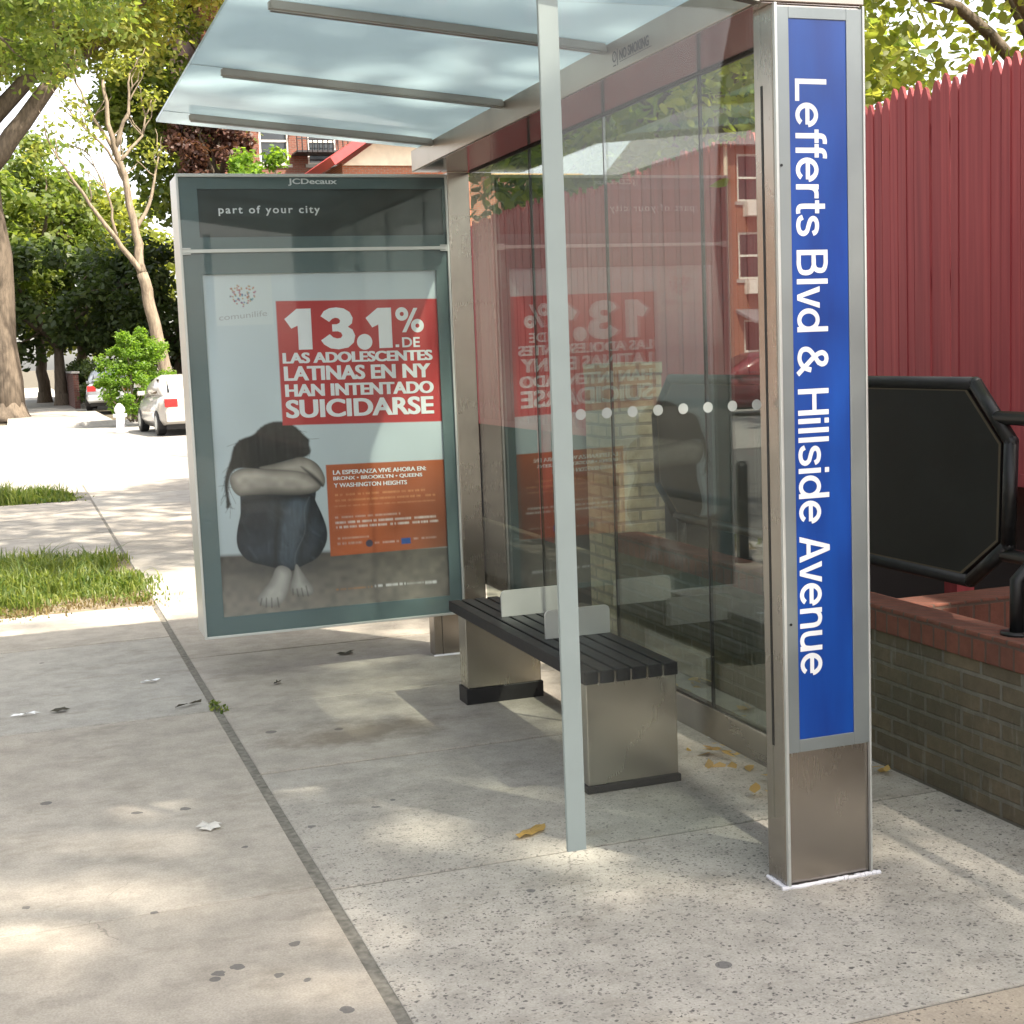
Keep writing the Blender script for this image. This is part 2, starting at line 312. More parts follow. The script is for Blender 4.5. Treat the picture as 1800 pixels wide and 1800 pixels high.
# ------------------------------------------------------------------ mesh helpers
class MB:
    def __init__(s): s.v = []; s.f = []; s.mi = []; s.m = 0
    def add(s, vs, fs):
        o = len(s.v); s.v += [tuple(v) for v in vs]; s.f += [tuple(i+o for i in f) for f in fs]; s.mi += [s.m]*len(fs)
    def box(s, x0, x1, y0, y1, z0, z1, b=0.):
        bm = bmesh.new(); bmesh.ops.create_cube(bm, size=1)
        for v in bm.verts: v.co = Vector((x0+(v.co.x+.5)*(x1-x0), y0+(v.co.y+.5)*(y1-y0), z0+(v.co.z+.5)*(z1-z0)))
        if b: bmesh.ops.bevel(bm, geom=list(bm.edges), offset=b, segments=2, affect='EDGES', profile=.6)
        s.bm(bm)
    def bm(s, bm, free=True):
        bm.verts.index_update(); s.add([v.co[:] for v in bm.verts], [[v.index for v in f.verts] for f in bm.faces])
        if free: bm.free()
    def tube(s, pts, rad, n=10, caps=True):
        pts = [Vector(p) for p in pts]; k = len(pts)
        if not hasattr(rad, '__len__'): rad = [rad]*k
        rings = []; ref = None
        for i, p in enumerate(pts):
            t = (pts[min(i+1, k-1)]-pts[max(i-1, 0)]).normalized()
            if ref is None: ref = t.orthogonal().normalized()
            ref = (ref - t*ref.dot(t)).normalized(); bi = t.cross(ref)
            rings.append([p+(ref*math.cos(a)+bi*math.sin(a))*rad[i] for a in (2*math.pi*j/n for j in range(n))])
        vs = [q for r in rings for q in r]
        fs = [(i*n+j, i*n+(j+1) % n, (i+1)*n+(j+1) % n, (i+1)*n+j) for i in range(k-1) for j in range(n)]
        if caps: fs += [tuple(reversed(range(n))), tuple(range((k-1)*n, k*n))]
        s.add(vs, fs)
    def prism(s, poly, fn, d0, d1):
        """poly 2D outline, fn(a,b,depth)->xyz, extruded from d0 to d1 (caps triangulated)"""
        bm = bmesh.new(); vs = [bm.verts.new(fn(a, b, d0)) for a, b in poly]; f = bm.faces.new(vs)
        if d1 is not None and d1 != d0:
            top = [bm.verts.new(fn(a, b, d1)) for a, b in poly]; bm.faces.new(list(reversed(top))); k = len(vs)
            for i in range(k): bm.faces.new((vs[i], top[i], top[(i+1) % k], vs[(i+1) % k]))
        bmesh.ops.recalc_face_normals(bm, faces=list(bm.faces))
        bmesh.ops.triangulate(bm, faces=[f for f in bm.faces if len(f.verts) > 4]); s.bm(bm)
    def build(s, name, mats, parent=None, local=False, smooth=False):
        me = bpy.data.meshes.new(name); me.from_pydata(s.v, [], s.f); me.validate()
        for m in (mats if isinstance(mats, (list, tuple)) else [mats]): me.materials.append(m)
        if any(s.mi) and len(me.polygons) == len(s.mi): me.polygons.foreach_set('material_index', s.mi)
        o = bpy.data.objects.new(name, me); C.objects.link(o)
        if smooth: me.polygons.foreach_set('use_smooth', [True]*len(me.polygons))
        attach(o, parent, local); return o
def attach(o, parent, local=False):
    if parent:
        o.parent = parent
        if not local:
            loc = Vector((0, 0, 0)); q = parent
            while q: loc += q.location; q = q.parent
            # meshes are written in world coordinates; undo the parent's offset
            if parent.type == 'EMPTY': o.matrix_parent_inverse = Matrix.Translation(-parent.location)
def thing(name, label, cat, loc=(0, 0, 0), group=None):
    o = bpy.data.objects.new(name, None); o.empty_display_size = .2; C.objects.link(o); o.location = loc
    return tag(o, label, cat, group)
def tag(o, label, cat, group=None, kind=None):
    o['label'] = label
    if cat: o['category'] = cat
    if group: o['group'] = group
    if kind: o['kind'] = kind
    return o
def struct(o, label=None):
    o['kind'] = 'structure'
    if label: o['label'] = label
    return o
def copy_thing(root, loc, rotz, label, group=None):
    r = root.copy(); C.objects.link(r); r.location = loc; r.rotation_euler = (0, 0, rotz); r['label'] = label
    if group: r['group'] = group
    for ch in list(root.children):
        c = ch.copy(); C.objects.link(c); c.parent = r
        for g in list(ch.children):
            d = g.copy(); C.objects.link(d); d.parent = c
    return r

_inter = None
def font(inter):
    global _inter
    if not inter: return None
    if _inter is None:
        try: _inter = bpy.data.fonts.load(os.path.join(bpy.utils.system_resource('DATAFILES', path='fonts'), 'Inter.woff2'))
        except Exception: _inter = False
    return _inter or None
def text_geo(body, inter=False, offset=0., spacing=1.):
    c = bpy.data.curves.new('lettering', 'FONT'); c.body = body; c.offset = offset; c.space_character = spacing; c.resolution_u = 6
    f = font(inter)
    if f: c.font = f
    o = bpy.data.objects.new('lettering', c); C.objects.link(o); bpy.context.view_layer.update()
    me = bpy.data.meshes.new_from_object(o.evaluated_get(bpy.context.evaluated_depsgraph_get()))
    vs = np.array([v.co[:2] for v in me.vertices]); fs = [tuple(p.vertices) for p in me.polygons]
    bpy.data.objects.remove(o); bpy.data.curves.remove(c); bpy.data.meshes.remove(me)
    vs -= vs.min(0); vs /= vs.max(0); return vs, fs          # normalised to the unit box
def put_text(mb, body, fn, rect, inter=False, offset=0., bold=0., step=.0003, spacing=1.):
    """fit the lettering's box to rect (a0,a1,b0,b1); fn(a,b,lift)->xyz; bold thickens by staggered copies"""
    vs, fs = text_geo(body, inter, offset, spacing); a0, a1, b0, b1 = rect
    sh = [(0, 0)] + ([(-bold, 0), (bold, 0), (0, -bold), (0, bold)] if bold else [])
    for k, (da, db) in enumerate(sh):
        mb.add([fn(a0+x*(a1-a0)+da, b0+y*(b1-b0)+db, k*step) for x, y in vs], fs)

# grotesque stroke lettering: centre lines in units of the cap height (curves are Catmull-Rom smoothed)
def oval(cx, cy, rx, ry, a0, a1, n=26): return [(cx+rx*math.cos(math.radians(a0+(a1-a0)*i/n)), cy+ry*math.sin(math.radians(a0+(a1-a0)*i/n))) for i in range(n+1)]
def curve(P, n=6):
    Q = [P[0]]+list(P)+[P[-1]]; out = []
    for i in range(1, len(Q)-2):
        p0, p1, p2, p3 = Q[i-1:i+3]
        for k in range(n):
            t = k/n; out.append(tuple(.5*(2*b+(c-a)*t+(2*a-5*b+4*c-d)*t*t+(3*b-a-3*c+d)*t**3) for a, b, c, d in zip(p0, p1, p2, p3)))
    return out+[P[-1]]
GLYPH = {
 'L': (.60, [[(.08, 1), (.08, .065), (.57, .065)]]), 'e': (.645, [oval(.315, .365, .243, .297, 8, 322), [(.09, .385), (.555, .385)]]),
 'f': (.365, [curve([(.19, 0), (.19, .4), (.19, .78), (.225, .90), (.31, .938), (.39, .935)]), [(.03, .672), (.37, .672)]]),
 'r': (.41, [[(.10, 0), (.10, .73)], curve([(.10, .40), (.13, .56), (.23, .65), (.39, .655)])]),
 't': (.385, [curve([(.18, .93), (.18, .6), (.18, .22), (.205, .10), (.28, .062), (.365, .068)]), [(.03, .672), (.36, .672)]]),
 's': (.57, [curve([(.49, .525), (.43, .63), (.285, .668), (.15, .63), (.105, .54), (.155, .45), (.29, .392), (.43, .335), (.487, .22), (.43, .105), (.28, .062), (.13, .10), (.068, .21)])]),
 'B': (.72, [[(.10, 0), (.10, 1)], curve([(.10, .935), (.25, .935), (.40, .932), (.535, .87), (.565, .745), (.525, .61), (.40, .548), (.25, .545), (.10, .545)]), curve([(.10, .065), (.25, .065), (.42, .067), (.575, .135), (.617, .30), (.57, .465), (.42, .543), (.25, .545)])]),
 'l': (.245, [[(.12, 0), (.12, 1)]]), 'i': (.245, [[(.12, 0), (.12, .73)], [(.12, .86), (.12, 1)]]), 'v': (.565, [], [[(0, .73), (.142, .73), (.2825, .17), (.423, .73), (.565, .73), (.353, 0), (.212, 0)]]),
 'd': (.66, [oval(.30, .365, .235, .297, 0, 360, 32), [(.54, 0), (.54, 1)]]),
 '&': (.79, [curve([(.74, .0), (.50, .29), (.27, .58), (.195, .78), (.245, .90), (.35, .94), (.455, .90), (.49, .785), (.43, .665)]), curve([(.46, .70), (.43, .665), (.25, .52), (.125, .39), (.09, .25), (.14, .12), (.30, .06), (.45, .10), (.57, .23), (.635, .44)], 5)]),
 'H': (.755, [[(.10, 0), (.10, 1)], [(.655, 0), (.655, 1)], [(.10, .53), (.655, .53)]]), 'A': (.69, [[(.15, .30), (.54, .30)]], [[(0, 0), (.268, 1), (.422, 1), (.69, 0), (.545, 0), (.345, .82), (.145, 0)]]),
 'n': (.62, [[(.10, 0), (.10, .73)], curve([(.10, .42), (.145, .58), (.29, .665), (.44, .62), (.495, .47), (.497, .25), (.497, 0)])]),
 'u': (.62, [curve([(.10, .73), (.10, .5), (.102, .26), (.155, .11), (.30, .062), (.45, .14), (.495, .31)]), [(.497, 0), (.497, .73)]]), ' ': (.30, [])}
def stroke_text(b, body, fn, width=.132, lift=.00025):
    """fn(u, v, k) with u, v in cap heights"""
    x = 0.
    for ch in body:
        adv, strokes = GLYPH[ch][:2]
        for P in (GLYPH[ch][2] if len(GLYPH[ch]) > 2 else []): b.prism(P, lambda p, q, d: fn(x+p, q, 3*lift), 0, None)
        for j, P in enumerate(strokes):
            k = len(P); vs = []
            for i in range(k):
                p = Vector(P[i]); a = (p-Vector(P[i-1])).normalized() if i else None; c = (Vector(P[i+1])-p).normalized() if i < k-1 else None
                a = a or c; c = c or a; m = (a+c).normalized(); nn = Vector((-m.y, m.x))/max(.35, m.dot(a))*width*.5
                vs += [fn(x+p.x+nn.x, p.y+nn.y, j*lift), fn(x+p.x-nn.x, p.y-nn.y, j*lift)]
            b.add(vs, [(2*i, 2*i+1, 2*i+3, 2*i+2) for i in range(k-1)])
        x += adv
    return x

# ------------------------------------------------------------------ ground, walks and roads
def sheet(name, x0, x1, y0, y1, z, mat):
    b = MB(); b.add([(x0, y0, z), (x1, y0, z), (x1, y1, z), (x0, y1, z)], [(0, 1, 2, 3)]); return struct(b.build(name, mat))
sheet('ground', -900, 900, -900, 900, -.16, M_['earth'])
sheet('road', -9.6, -3.35, -60, 17, -.13, M_['asphalt'])
sheet('cross_street', -150, 150, 17.0, 40, -.126, M_['road_pale'])
sheet('far_road', -9.6, -3.35, 40, 160, -.13, M_['asphalt'])

def slabs(name, cells, label, mat):
    vs, fs, tone = [], [], []
    for (x0, x1, y0, y1) in cells:
        g = .006; b = MB(); dz = rnd.uniform(-.002, .002)
        b.box(x0+g, x1-g, y0+g, y1-g, -.13, 0+dz, .005)
        o = len(vs); vs += b.v; fs += [tuple(i+o for i in f) for f in b.f]
        t = rnd.uniform(.88, 1.05); wm = rnd.uniform(-.02, .04)
        if x0 > -1.6 and y0 == -2.1: t, wm = .93, .10
        tone += [(t*(1+wm), t, t*(1-wm), 1)]*len(b.v)
    me = bpy.data.meshes.new(name); me.from_pydata(vs, [], fs); me.materials.append(mat)
    at = me.attributes.new('tone', 'FLOAT_COLOR', 'POINT'); at.data.foreach_set('color', np.array(tone, 'f').ravel())
    o = bpy.data.objects.new(name, me); C.objects.link(o); struct(o, label); return o
cells = []
yr = [-14, -11.4, -8.8, -6.4, -4.5, -3.2, -2.1, -.80, .58, 1.90, 3.03, 4.28]
for a, b in zip(yr, yr[1:]): cells.append((-1.53, .70, a, b))
yl = [-14, -10.8, -8.4, -6.2, -4.0, -1.8, .62, 3.03, 5.0, 6.2]
for a, b in zip(yl, yl[1:]): cells += [(-3.1, -1.555, a, b)]
yb = [4.28, 5.8, 7.35, 8.9, 10.4, 11.9, 13.4, 14.9, 16.8]
for a, b in zip(yb, yb[1:]): cells.append((-1.53, .70, a, b))
for a, b in zip([9.0, 10.8, 12.6, 14.4], [10.8, 12.6, 14.4]): cells.append((-3.1, -1.545, a, b))
cells += [(-3.1, -1.545, 15.7, 16.8)]
slabs('sidewalk', cells, 'pale concrete sidewalk slabs under and in front of the bus shelter', M_['concrete'])
yf = [40.3+1.6*i for i in range(50)]
slabs('far_sidewalk', [(-2.6, .4, a, b) for a, b in zip(yf, yf[1:])], 'sunlit sidewalk continuing on the far side of the crossing', M_['concrete'])
sheet('joint_bed', -3.1, .70, -14, 16.8, -.006, M_['joint'])
b = MB(); b.box(-3.27, -3.115, -60, 16.8, -.2, .0, .012); struct(b.build('curb', M_['curb']))
b = MB(); b.box(-9.76, -9.6, -60, 17, -.2, .0, .012); struct(b.build('opposite_curb', M_['curb']))
b = MB(); b.box(-120, 120, 40.0, 40.15, -.2, -.0, .012); struct(b.build('far_curb', M_['curb']))
sheet('opposite_pavement', -40, -9.76, -60, 17, -.004, M_['curb'])

def blades(name, n, region, h, wdt, mat, seed, label):
    """uneven tufts of grass: tall at the clump centres, thin and ragged towards the edges"""
    rg = np.random.default_rng(seed); x0, x1, y0, y1 = region; k = int(22*(x1-x0)*(y1-y0))
    cx, cy, ch = rg.uniform(x0+.05, x1-.05, k), rg.uniform(y0+.05, y1-.05, k), rg.uniform(.35, 1.2, k)**1.3; pick = rg.integers(0, k, n)
    edge = np.minimum.reduce([cx-x0, x1-cx, cy-y0, y1-cy]); ch = ch*np.clip(.35+edge/.5, .35, 1.1)*np.where(rg.random(k) < .38, .22, 1.0)
    px = cx[pick]+rg.normal(0, .10, n); py = cy[pick]+rg.normal(0, .13, n)
    a = rg.uniform(0, 6.283, n); hh = h*ch[pick]*rg.uniform(.3, 1.1, n); ln = rg.normal(0, .75, n)*hh; wdt = wdt*rg.uniform(.6, 1.5, n)
    dx, dy = np.cos(a)*wdt, np.sin(a)*wdt; lx, ly = -np.sin(a)*ln, np.cos(a)*ln
    V = np.zeros((n, 5, 3)); V[:, 0] = np.c_[px-dx, py-dy, np.full(n, -.01)]; V[:, 1] = np.c_[px+dx, py+dy, np.full(n, -.01)]
    V[:, 2] = np.c_[px+dx*.7+lx*.35, py+dy*.7+ly*.35, hh*.62]; V[:, 3] = np.c_[px-dx*.7+lx*.35, py-dy*.7+ly*.35, hh*.62]; V[:, 4] = np.c_[px+lx, py+ly, hh*.92]
    fs = []
    for i in range(n): o = 5*i; fs += [(o, o+1, o+2, o+3), (o+3, o+2, o+4)]
    me = bpy.data.meshes.new(name); me.from_pydata(V.reshape(-1, 3).tolist(), [], fs); me.materials.append(mat)
    o = bpy.data.objects.new(name, me); C.objects.link(o); return tag(o, label, None, None, 'stuff')
sheet('verge_soil', -3.1, -1.535, 6.2, 9.0, -.003, M_['verge_soil'])
blades('grass', 14000, (-3.08, -1.54, 6.3, 8.9), .17, .007, M_['grass_blade'], 1, 'long green grass in the tree pit beside the sidewalk')
blades('dry_grass', 1500, (-3.08, -1.56, 6.17, 6.6), .07, .005, M_['grass_dry'], 5, 'dry brown grass and clippings along the front edge of the tree pit')
sheet('far_verge_soil', -3.1, -1.7, 14.45, 15.65, -.006, M_['earth'])
blades('grass', 4500, (-3.08, -1.72, 14.45, 15.65), .22, .009, M_['grass_blade'], 2, 'dry grass strip by the street crossing')
sheet('corner_verge_soil', -13.5, -9.9, 14.0, 16.9, -.0, M_['earth'])
blades('grass', 5000, (-13.4, -9.95, 14.0, 16.8), .2, .012, M_['grass_blade'], 3, 'grass verge on the far side of the street')

# ------------------------------------------------------------------ bus shelter
L = 3.615
sh = thing('bus_shelter', 'steel and glass bus shelter with a blue street name pillar and a lit advertising panel', 'bus shelter', (-.5, 1.8, 0))
sh['label'] = 'steel and glass bus shelter with blue street name pillar on the sidewalk'

# sign pillar
PX0, PX1, PD = -.262, .030, .11
b = MB(); b.box(PX0, PX1, .004, PD, 0, 2.565, .004)
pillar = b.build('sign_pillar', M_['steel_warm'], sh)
b = MB()                                                     # pale frame standing proud of the pillar's front
fx0, fx1, fz0, fz1 = -.256, .026, .412, 2.556
bx0, bx1, bz0, bz1 = -.214, -.0275, .450, 2.524
for q in ((fx0, bx0, fz0, fz1), (bx1, fx1, fz0, fz1), (bx0, bx1, fz0, bz0), (bx0, bx1, bz1, fz1)): b.box(q[0], q[1], -.006, .003, q[2], q[3], .0015)
b.build('sign_frame', M_['sign_frame'], pillar)
b = MB(); b.box(PX0+.001, PX0+.010, -.010, .003, .0, 2.565, .002); b.box(PX1-.006, PX1+.001, -.010, .003, .0, 2.565, .002)
b.build('edge_trim', M_['alu_pale'], pillar)
b = MB(); b.box(bx0, bx1, -.003, .002, bz0, bz1); b.build('blue_panel', M_['blue'], pillar)
b = MB()                                                     # text runs downwards, letter tops to the right
CAP = .1015; tw = sum(GLYPH[c][0] for c in 'Lefferts Blvd & Hillside Avenue')
sx = 1.725/(tw*CAP)
stroke_text(b, 'Lefferts Blvd & Hillside Avenue', lambda u, v, k: (-.1945-.012*(u/tw)+v*CAP, -.0036-k, 2.362-u*CAP*sx))
b.build('sign_lettering', M_['white_print'], pillar)
b = MB(); b.box(PX0-.001, PX0+.004, .060, .072, .423, 2.35, 0); b.build('glazing_slot', M_['seam'], pillar)
b = MB()
for i in range(24):
    t = i/23; x = PX0-.012+t*(PX1-PX0+.03); b.tube([(x-.008, -.008+rnd.uniform(-.003, .003), .001), (x+.008, -.008+rnd.uniform(-.003, .003), .001)], .006+rnd.uniform(0, .003), 6)
for i in range(8):
    y = .0+i*.014; b.tube([(PX0-.006, y-.008, .001), (PX0-.006, y+.008, .001)], .007+rnd.uniform(-.001, .003), 6)
b.build('sealant_bead', M_['sealant'], pillar)

# back wall
ys = [.115, .975, 1.83, 2.71, 3.612]
for i in range(4):
    b = MB(); b.box(.001, .011, ys[i]+.004, ys[i+1]-.004, .297, 2.562); b.build('back_pane', M_['glass'], sh)
b = MB()
for y in ys[1:4]: b.box(.000, .012, y-.0038, y+.0038, .297, 2.56)
b.box(.0, .012, .112, 3.612, 2.556, 2.5635)
b.build('pane_seam', M_['seam'], sh)
b = MB(); b.box(-.004, .030, .112, 3.612, .178, .292, .003); b.box(-.008, .034, .112, 3.612, .2925, .297, .001)
b.build('bottom_rail', M_['steel_h'], sh)
b = MB(); b.box(-.122, -.002, L, L+.10, 0, 2.562, .004); b.build('rear_post', M_['steel_warm'], sh)
# beam along the back wall
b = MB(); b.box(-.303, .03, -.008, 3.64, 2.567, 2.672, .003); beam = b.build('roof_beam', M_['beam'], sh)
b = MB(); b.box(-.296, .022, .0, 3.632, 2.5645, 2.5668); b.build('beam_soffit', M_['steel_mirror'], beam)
b = MB()
def bs(a, z, k): return (-.3035-k, 1.0-a, z)                  # on the beam's street side, read from the shelter
y0 = 0
put_text(b, 'NO SMOKING', lambda u, v, k: (-.3037-k, .955-u*.235, 2.598+v*.034), (0, 1, 0, 1), False, .02, .001)
b.box(-.3042, -.3036, .70, .955, 2.5915, 2.5935)
b.box(-.3042, -.3036, .972, .976, 2.585, 2.640)
for k in range(20):
    a0, a1 = 2*math.pi*k/20, 2*math.pi*(k+1)/20
    b.add([(-.3038, 1.0+r*math.cos(a), 2.618+r*math.sin(a)) for r, a in ((.013, a0), (.019, a0), (.019, a1), (.013, a1))], [(0, 1, 2, 3)])
b.add([(-.3041, 1.0+p, 2.618+q) for p, q in ((-.012, .010), (-.010, .012), (.012, -.010), (.010, -.012))], [(0, 1, 2, 3)])
b.box(-.3042, -.3036, .988, 1.012, 2.586, 2.590)
b.build('no_smoking_lettering', M_['black_print'], beam)
# roof
def rz(x): return 2.678 + .0855*(-.303-x)
RX0, RX1 = -1.592, .02
ry = [-.03, 1.07, 2.165, 3.235, 3.56]
for i in range(4):
    b = MB(); y0, y1 = ry[i]+.004, ry[i+1]-.004
    vs = [(x, y, rz(x)+dz) for dz in (0, .012) for x, y in ((RX0, y0), (RX1, y0), (RX1, y1), (RX0, y1))]
    b.add(vs, [(3, 2, 1, 0), (4, 5, 6, 7), (0, 1, 5, 4), (1, 2, 6, 5), (2, 3, 7, 6), (3, 0, 4, 7)]); b.build('roof_pane', M_['roof'], sh)
for y in ry[1:4] + [.02]:
    b = MB(); bm = bmesh.new(); bmesh.ops.create_cube(bm, size=1)
    xa, xb = -1.475, -.304
    for v in bm.verts:
        x = xa+(v.co.x+.5)*(xb-xa); v.co = Vector((x, y+v.co.y*.034, rz(x)-.004-(.5-v.co.z)*.034))
    bmesh.ops.bevel(bm, geom=list(bm.edges), offset=.006, segments=2, affect='EDGES'); b.bm(bm)
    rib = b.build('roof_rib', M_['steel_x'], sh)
    b = MB(); b.add([(xx, y+s*.003, rz(xx)-.0016) for xx, s in ((RX0, -1), (RX1-.4, -1), (RX1-.4, 1), (RX0, 1))], [(0, 1, 2, 3)])
    b.build('rib_seam', M_['seam'], rib)
b = MB()
vs = [(x, y, z) for y in (-.006, .035) for x, z in ((-1.45, rz(-1.45)-.045), (-.304, 2.566), (-.304, 2.66), (-1.45, rz(-1.45)-.042+.03))]
b.add(vs, [(0, 1, 2, 3), (7, 6, 5, 4), (0, 4, 5, 1), (1, 5, 6, 2), (2, 6, 7, 3), (3, 7, 4, 0)]); b.build('end_rail', M_['beam'], sh)
# near end pane with frosted free edge and dots
b = MB(); b.box(-.934, PX0, .062, .072, .198, 2.56); ep = b.build('end_pane', M_['end_glass'], sh)
b = MB(); b.box(-.935, -.8795, .0605, .0615, .197, 2.561); b.box(-.936, -.9345, .061, .073, .197, 2.561); b.build('frosted_band', M_['frost'], ep)
for i in range(8):
    b = MB(); x = -.852+i*.0789; b.add([(x+.0155*math.cos(a), .0612, 1.446+.0155*math.sin(a)) for a in [2*math.pi*k/20 for k in range(20)]], [tuple(range(20))]); b.build('warning_dot', M_['dot_film'], ep)


# advertising panel
ax0, ax1, az0, az1 = -1.512, -.124, .226, 2.552
b = MB()
b.box(ax0+.002, ax1-.002, L+.02, L+.275, az0+.004, az1-.004, .006)
adp = b.build('ad_panel', M_['alu_pale'], sh)
b = MB()
for q in ((ax0, ax0+.012, az0, az1), (ax1-.012, ax1, az0, az1), (ax0+.012, ax1-.012, az1-.016, az1), (ax0+.012, ax1-.012, az0, az0+.012), (ax0+.012, ax1-.012, 2.166, 2.184)):
    b.box(q[0], q[1], L-.004, L+.021, q[2], q[3], .002)
b.build('panel_frame', M_['alu_pale'], adp)
px0, px1, pz0, pz1 = -1.4095, -.202, .33, 2.06
b = MB()
for q in ((ax0+.012, px0, az0+.012, 2.166), (px1, ax1-.012, az0+.012, 2.166), (px0, px1, az0+.012, pz0), (px0, px1, pz1, 2.166)): b.box(q[0], q[1], L+.006, L+.019, q[2], q[3])
hw = (-1.41, -.150, 2.242, 2.478)
for q in ((ax0+.012, hw[0], 2.184, az1-.016), (hw[1], ax1-.012, 2.184, az1-.016), (hw[0], hw[1], 2.184, hw[2]), (hw[0], hw[1], hw[3], az1-.016)): b.box(q[0], q[1], L+.006, L+.019, q[2], q[3])
b.build('printed_border', M_['teal'], adp)
b = MB(); b.box(hw[0], hw[1], L+.014, L+.018, hw[2], hw[3]); b.build('header_window', M_['dark_window'], adp)
b = MB(); put_text(b, 'JCDecaux', lambda u, v, k: (-.956+u*.250, L+.0055-k, 2.494+v*.036), (0, 1, 0, 1), False, .02, .0016)
b.build('header_lettering', M_['white_print'], adp)
b = MB(); put_text(b, 'part of your city', lambda u, v, k: (-1.31+u*.51, L+.0125-k, 2.347+v*.050), (0, 1, 0, 1), False, .012, .001, spacing=1.25)
b.build('header_lettering', M_['white_print'], adp)
b = MB(); b.box(-.290, -.245, L+.04, L+.14, 0, az0+.004, .003); b.box(-.245, -.128, L+.035, L+.145, 0, az0+.004, .003); b.build('panel_leg', M_['steel_warm'], adp)
b = MB(); b.tube([(-.30, L+.032, .002), (-.12, L+.028, .002)], .008, 6); b.build('sealant_bead', M_['sealant'], adp)
b = MB(); b.box(ax0+.012, ax1-.012, L+.0005, L+.0025, az0+.012, 2.166); b.box(ax0+.012, ax1-.012, L+.0005, L+.0025, 2.184, az1-.016)
b.build('cover_glass', M_['cover_glass'], adp)

for x_ in (ax0+.012, ax1-.052):
    for z_ in (2.1845, 2.158): 
        b = MB(); b.box(x_, x_+.04, L-.006, L+.0, z_, z_+.007, .001); b.build('hinge_tab', M_['alu_pale'], adp)
for x_, z_ in ((PX0+.018, 2.12), (PX0+.024, .80)):
    b = MB(); b.tube([(x_, -.0085, z_), (x_, -.004, z_)], .004, 10); b.build('screw', M_['black_paint'], pillar)
# the printed poster picture: a fine grid of colours (flat print), with mesh lettering over it
def sdf_poly(P, S, T):
    P = np.array(P, float)*np.array([1.0, 1.433]); d = np.full(S.shape, 1e9); ins = np.zeros(S.shape, bool)
    X, Y = S, T*1.433
    for (ax, ay), (bx, by) in zip(P, np.roll(P, -1, 0)):
        ex, ey = bx-ax, by-ay; wx, wy = X-ax, Y-ay
        t = np.clip((wx*ex+wy*ey)/(ex*ex+ey*ey+1e-12), 0, 1); d = np.minimum(d, np.hypot(wx-ex*t, wy-ey*t))
        with np.errstate(divide='ignore', invalid='ignore'):
            cr = ((ay > Y) != (by > Y)) & (X < (bx-ax)*(Y-ay)/(by-ay+1e-15)+ax)
        ins ^= cr
    return np.where(ins, -d, d)
def smooth_closed(P, n=3):
    P = np.array(P, float)
    for _ in range(n): Q = np.roll(P, -1, 0); P = np.stack([.75*P+.25*Q, .25*P+.75*Q], 1).reshape(-1, 2)
    return P[::2] if len(P) > 120 else P
